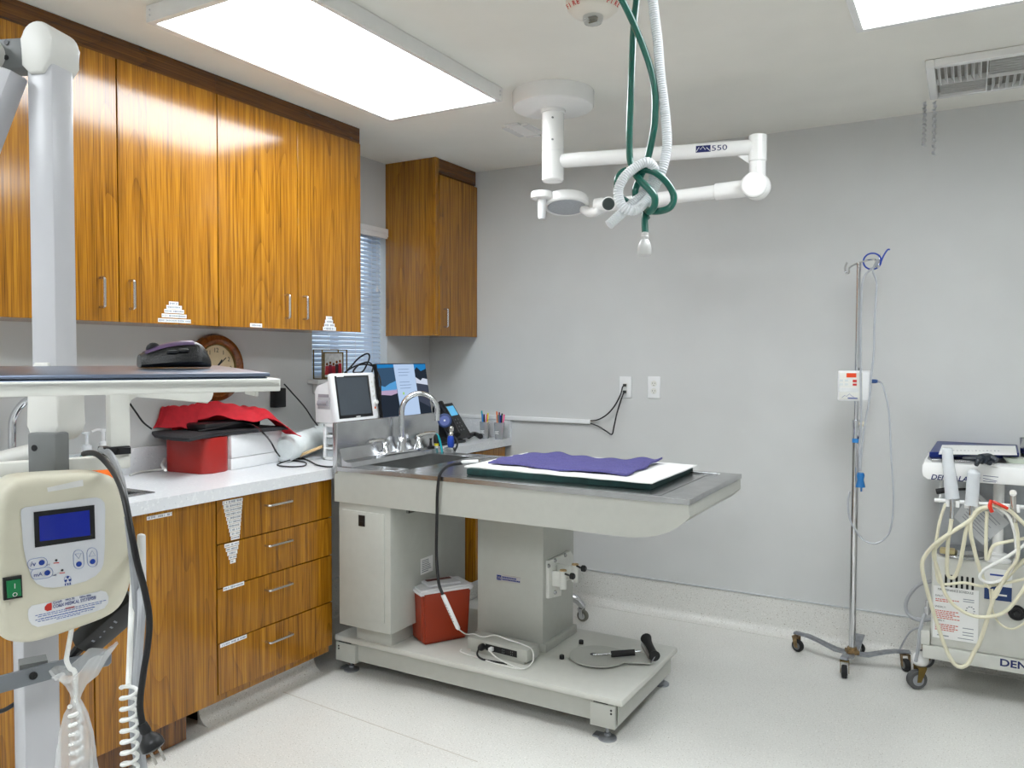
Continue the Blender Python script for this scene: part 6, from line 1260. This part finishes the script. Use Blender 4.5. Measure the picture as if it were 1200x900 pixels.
bm = new(); prism(bm, [AP(u, v, q0, N25)-N25*.004 for u, v in ((145, 452), (250, 449), (251, 462), (249, 468), (244, 473), (160, 464), (153, 468), (151, 480), (145, 480))], -N25*.022, .002); mk('tray_arm', bm, offw, xr)
bm = new(); pa_ = V((pm_.x, pm_.y, 1.350))-N25*.012; gh_ = V((GT.x, GT.y, 0)).normalized(); obox(bm, pa_-gh_*.10, (.03, .22, .010), (E25, gh_, Zv), .002); mk('tray_strut', bm, offw, xr)
r0_, r1_ = AP(-30, 560, q0, N25), AP(152, 541, q0, N25); d = (r1_-r0_).normalized(); bm = new(); r0_ = r0_-N25*.014; r1_ = r1_-N25*.014; d = E25; L_ = (r1_-r0_).dot(d); r1z = r1_.z; obox(bm, r1_-d*(L_/2), (L_, .028, .024), (d, -N25, Zv), .003); mk('tray_rail', bm, offw, xr)
bm = new(); p = AP(135, 528, q0, N25); obox(bm, p-N25*.010, (wq*1.3, .034, .015), (U, -NB, Zv), .002); obox(bm, AP(145, 528, q0, N25)+N25*.006, (wq*.62, .006, .012), (U, -NB, Zv), .001); mk('cable_clamp', bm, blackp, xr)
# laptop and mouse
lp0 = NR; wL, dL, hL = .345, .245, .014
lt = thing('laptop', 'closed slate blue laptop lying on the white tray of the x-ray stand', 'laptop', lp0-E25*(wL/2)+GT*(dL/2)-NT*hL)
bm = new(); obox(bm, lp0-E25*(wL/2)+GT*(dL/2)-NT*.0025, (wL, dL, .005), (E25, GT, NT), .002, 3); mk('lid', bm, laptopm, lt)
bm = new(); obox(bm, lp0-E25*(wL/2)+GT*(dL/2)-NT*.0095, (wL-.004, dL-.004, .0085), (E25, GT, NT), .003, 3); mk('base', bm, M('laptop base blue grey', (96, 108, 130), .3, .6), lt)
mp = AP(205, 431.5, lp0, NT); ms = thing('computer_mouse', 'black wireless mouse with a purple top lying on the closed laptop', 'mouse', mp)
Lm = (AP(246, 431, mp, N25)-AP(164, 431, mp, N25)).length; Wm = Lm*.62; Hm = Lm*.40
def msec(t):
    w = Wm/2*(.80+.2*math.sin(t*math.pi))*(1-max(0, t-.82)/.18*.45)*(1-max(0, .1-t)/.1*.25)
    h = Hm*(.30+.70*math.sin(min(1, (t*.97+.09))**.85*math.pi*.62)**1.0) if t < .75 else Hm*(.30+.70*math.sin((.8175)**.85*math.pi*.62))*math.sqrt(max(.0, 1-((t-.75)/.27)**2))
    return w, h
bm = new(); rs = []; nsec = 16
for i in range(nsec+1):
    t = i/nsec; w, h = msec(t); c_ = mp+E25*(Lm*(t-.5))+NT*.001; r = []
    for k in range(20):
        a_ = 2*math.pi*k/20; x = math.cos(a_); y = math.sin(a_); yy_ = y if y > 0 else 0; sx_ = abs(x)**.8*(1 if x > 0 else -1); wid = w*(1-.16*(yy_>0)*yy_) * (1 if y > 0 else .96)
        r.append(bm.verts.new(c_+GT*(sx_*wid)+NT*(h*(.25+.75*yy_**.75) if y > 0 else h*.25*(1+y))))
    rs.append(r)
skin(bm, rs); mk('shell', bm, M('mouse black shell', (13, 13, 15), .3, bump=.3, bscale=600), ms)
bm = new(); g = []
for i in range(1, nsec):
    t = i/nsec; w, h = msec(t); c_ = mp+E25*(Lm*(t-.5))+NT*.0022; row = []
    for k in range(9):
        s = (k-4)/4*.72; y = math.sqrt(max(0, 1-abs(s)**2.4)); row.append(bm.verts.new(c_+GT*(w*s*(1-.16*y))+NT*(h*(.25+.75*y**.75))))
    g.append(row)
for r0, r1 in zip(g[:11], g[1:12]):
    for k in range(8): bm.faces.new((r0[k], r0[k+1], r1[k+1], r1[k]))
mk('top_cover', bm, purplep, ms)
w, h = msec(.22); bm = new(); wc = mp+E25*(Lm*(.20-.5))+NT*(h*.93); lathe(bm, wc-GT*.004, [(.007, 0), (.0095, .002), (.0095, .006), (.007, .008)], GT, 18); mk('scroll_wheel', bm, rubber, ms)
for t in (.40, .56):
    w, h = msec(t); bm = new(); obox(bm, mp+E25*(Lm*(t-.5))-GT*(w*.93)+NT*(h*.70), (.014, .004, .005), (E25, GT, NT), .0015); mk('thumb_button', bm, blackp, ms)
# power adapter resting on the bracket
p0, p1 = AD(96, 757, 1.372), AD(160, 702, 1.40); d = (p1-p0).normalized(); s = N25.cross(d).normalized(); s = s if s.z > 0 else -s; n_ = d.cross(s); n_ = n_ if n_.dot(N25) > 0 else -n_
pa = thing('power_adapter', 'black laptop power adapter wedged behind the grey bracket of the x-ray stand', 'adapter', (p0+p1)/2)
ax = (d, (s*.86+n_*.5).normalized(), (n_*.86-s*.5).normalized()); bm = new(); obox(bm, (p0+p1)/2, ((p1-p0).length, .05, .030), ax, .003); pab = mk('brick', bm, M('adapter black', (26, 26, 28), .35), pa)
bm = new(); Lp = (p1-p0).length
for i in range(5):
    k = -.3+.05*i*2; obox(bm, (p0+p1)/2+d*(Lp*(k))+ax[1]*(.008-.004*(i % 2))+ax[2]*.0153, (.003, random.uniform(.003, .008), .0004), ax)
mk('brick_print', bm, M_ink, pab, False)
bm = new(); tube(bm, [p0-d*.005, p0-d*.03-s*.004, p0-d*.05-s*.012, AD(78, 772, 1.39)], lambda t: .009-.005*t, 9); mk('cord_end', bm, blackcord, pa)
# cables over the stand
def cable(L, r, m_, label, nm='cable', n=9, k=8): 
    bm = new(); tube(bm, [AD(*q) for q in L], r, n, k); return solo(nm, bm, m_, label, 'cable')
pl_ = thing('black_cable', 'black power cord draped over the control box side, ending in a black plug', 'cable', AD(172, 860, 1.22))
bm = new(); tube(bm, [AD(*q) for q in ((98, 532, 1.42), (106, 530.5, 1.40), (116, 534, 1.37), (128, 546, 1.33), (138, 562, 1.27), (146, 585, 1.22), (154, 625, 1.19), (161, 660, 1.19), (169, 690, 1.2), (175, 725, 1.2), (173, 757, 1.2), (168, 790, 1.2), (164, 825, 1.2), (167, 848, 1.2), (171, 860, 1.2))], .0049, 10); mk('cord', bm, blackcord, pl_)
p0, p1 = AD(170, 855, 1.2), AD(180, 876, 1.2); d = (p1-p0).normalized(); bm = new(); lathe(bm, p0, [(.0065, -.01), (.008, .002), (.007, .006), (.009, .01), (.015, .016), (.017, .022), (.017, (p1-p0).length), (.013, (p1-p0).length+.003)], d, 16); hd_ = mk('plug_body', bm, blackp, pl_)
bm = new(); s = d.cross(FW).normalized()
for x in (-.007, .007): obox(bm, p1+d*.014+s*x, (.022, .0016, .0065), (d, s, d.cross(s)), .0004, 1)
mk('plug_prongs', bm, nickel, pl_)
cable([(118, 527, 1.46), (126, 530, 1.45), (133, 539, 1.43), (141, 560, 1.41), (148, 595, 1.40), (156, 640, 1.38), (163, 675, 1.30), (166, 710, 1.22), (163, 760, 1.22), (160, 800, 1.22), (161, 850, 1.22), (168, 905, 1.22), (172, 960, 1.22)], .0062, greycord, 'thick grey cable hanging beside the control box, nearest the black cord')
cable([(150, 605, 1.25), (156, 660, 1.25), (160, 715, 1.25), (159, 770, 1.25), (155, 820, 1.25), (157, 860, 1.25), (163, 905, 1.25), (168, 960, 1.25)], .0058, M('mid grey cord', (150, 152, 156), .4), 'thinner grey cable hanging behind the thick grey cable')
bm = new(); P = [AD(*q) for q in ((157, 640, 1.36), (156, 672, 1.32), (153.5, 730, 1.23), (151.5, 780, 1.23), (150.5, 803, 1.21))]; tube(bm, P, .0042, 8); c0, c1 = AD(151, 803, 1.20), AD(152.5, 925, 1.20); tube(bm, helix(c0, c1, .011, 9.5, 14), .0030, 7, 1, smooth=False); solo('coiled_cord', bm, whitecord, 'white coiled exposure cord hanging right of the control box', 'cord')
cable([(-10, 836, 1.45), (5, 832, 1.45), (17, 825, 1.46)], .004, blackcord, 'short black cord at the left edge behind the column', 'cord')
# bagged hand switch
bm = new(); tube(bm, [AD(*q) for q in ((84, 735, 1.30), (82.5, 745, 1.29), (79, 765, 1.28), (78, 774, 1.275), (82, 783, 1.275), (88, 790, 1.275), (88.5, 826, 1.275))], .0038, 8); c0, c1 = AD(88, 826, 1.275), AD(90, 892, 1.275); tube(bm, helix(c0, c1, .008, 6, 12), .0034, 7, 1, smooth=False); solo('coiled_cord', bm, whitecord, 'white coiled cord inside the knotted plastic bag under the control box', 'cord')
bc = AD(86, 818, 1.275); bm = new(); rs = []; NRg = 40; random.seed(11)
prof = [(.060, .046), (.046, .040), (.036, .030), (.022, .016), (.008, .009), (0, .0065), (-.008, .009), (-.025, .017), (-.055, .025), (-.085, .029), (-.12, .031), (-.145, .028), (-.152, .012)]
for iz, (z, r) in enumerate(prof):
    row = []
    for k in range(NRg):
        a_ = 2*math.pi*k/NRg; rr = r*(1+.16*math.sin(3*a_+iz*.5)+.10*math.sin(7*a_-iz*.7)+.05*math.sin(13*a_)); zz_ = z+(.012*math.sin(a_+.9)+.006*math.sin(5*a_) if iz < 2 else 0)+(.012*math.cos(a_) if iz == 0 else 0)
        row.append(bm.verts.new(bc+RT*(rr*math.cos(a_)+(.006 if z < 0 else .004)+(.012 if iz == 0 else 0))+FW*(rr*.5*math.sin(a_))+Zv*zz_))
    rs.append(row)
skin(bm, rs, False); bm.faces.new(rs[-1]); bmesh.ops.subdivide_edges(bm, edges=[e for e in bm.edges], cuts=1, use_grid_fill=True, smooth=.6); solo('plastic_bag', bm, bagm, 'knotted clear plastic bag hanging under the cream control box', 'bag')
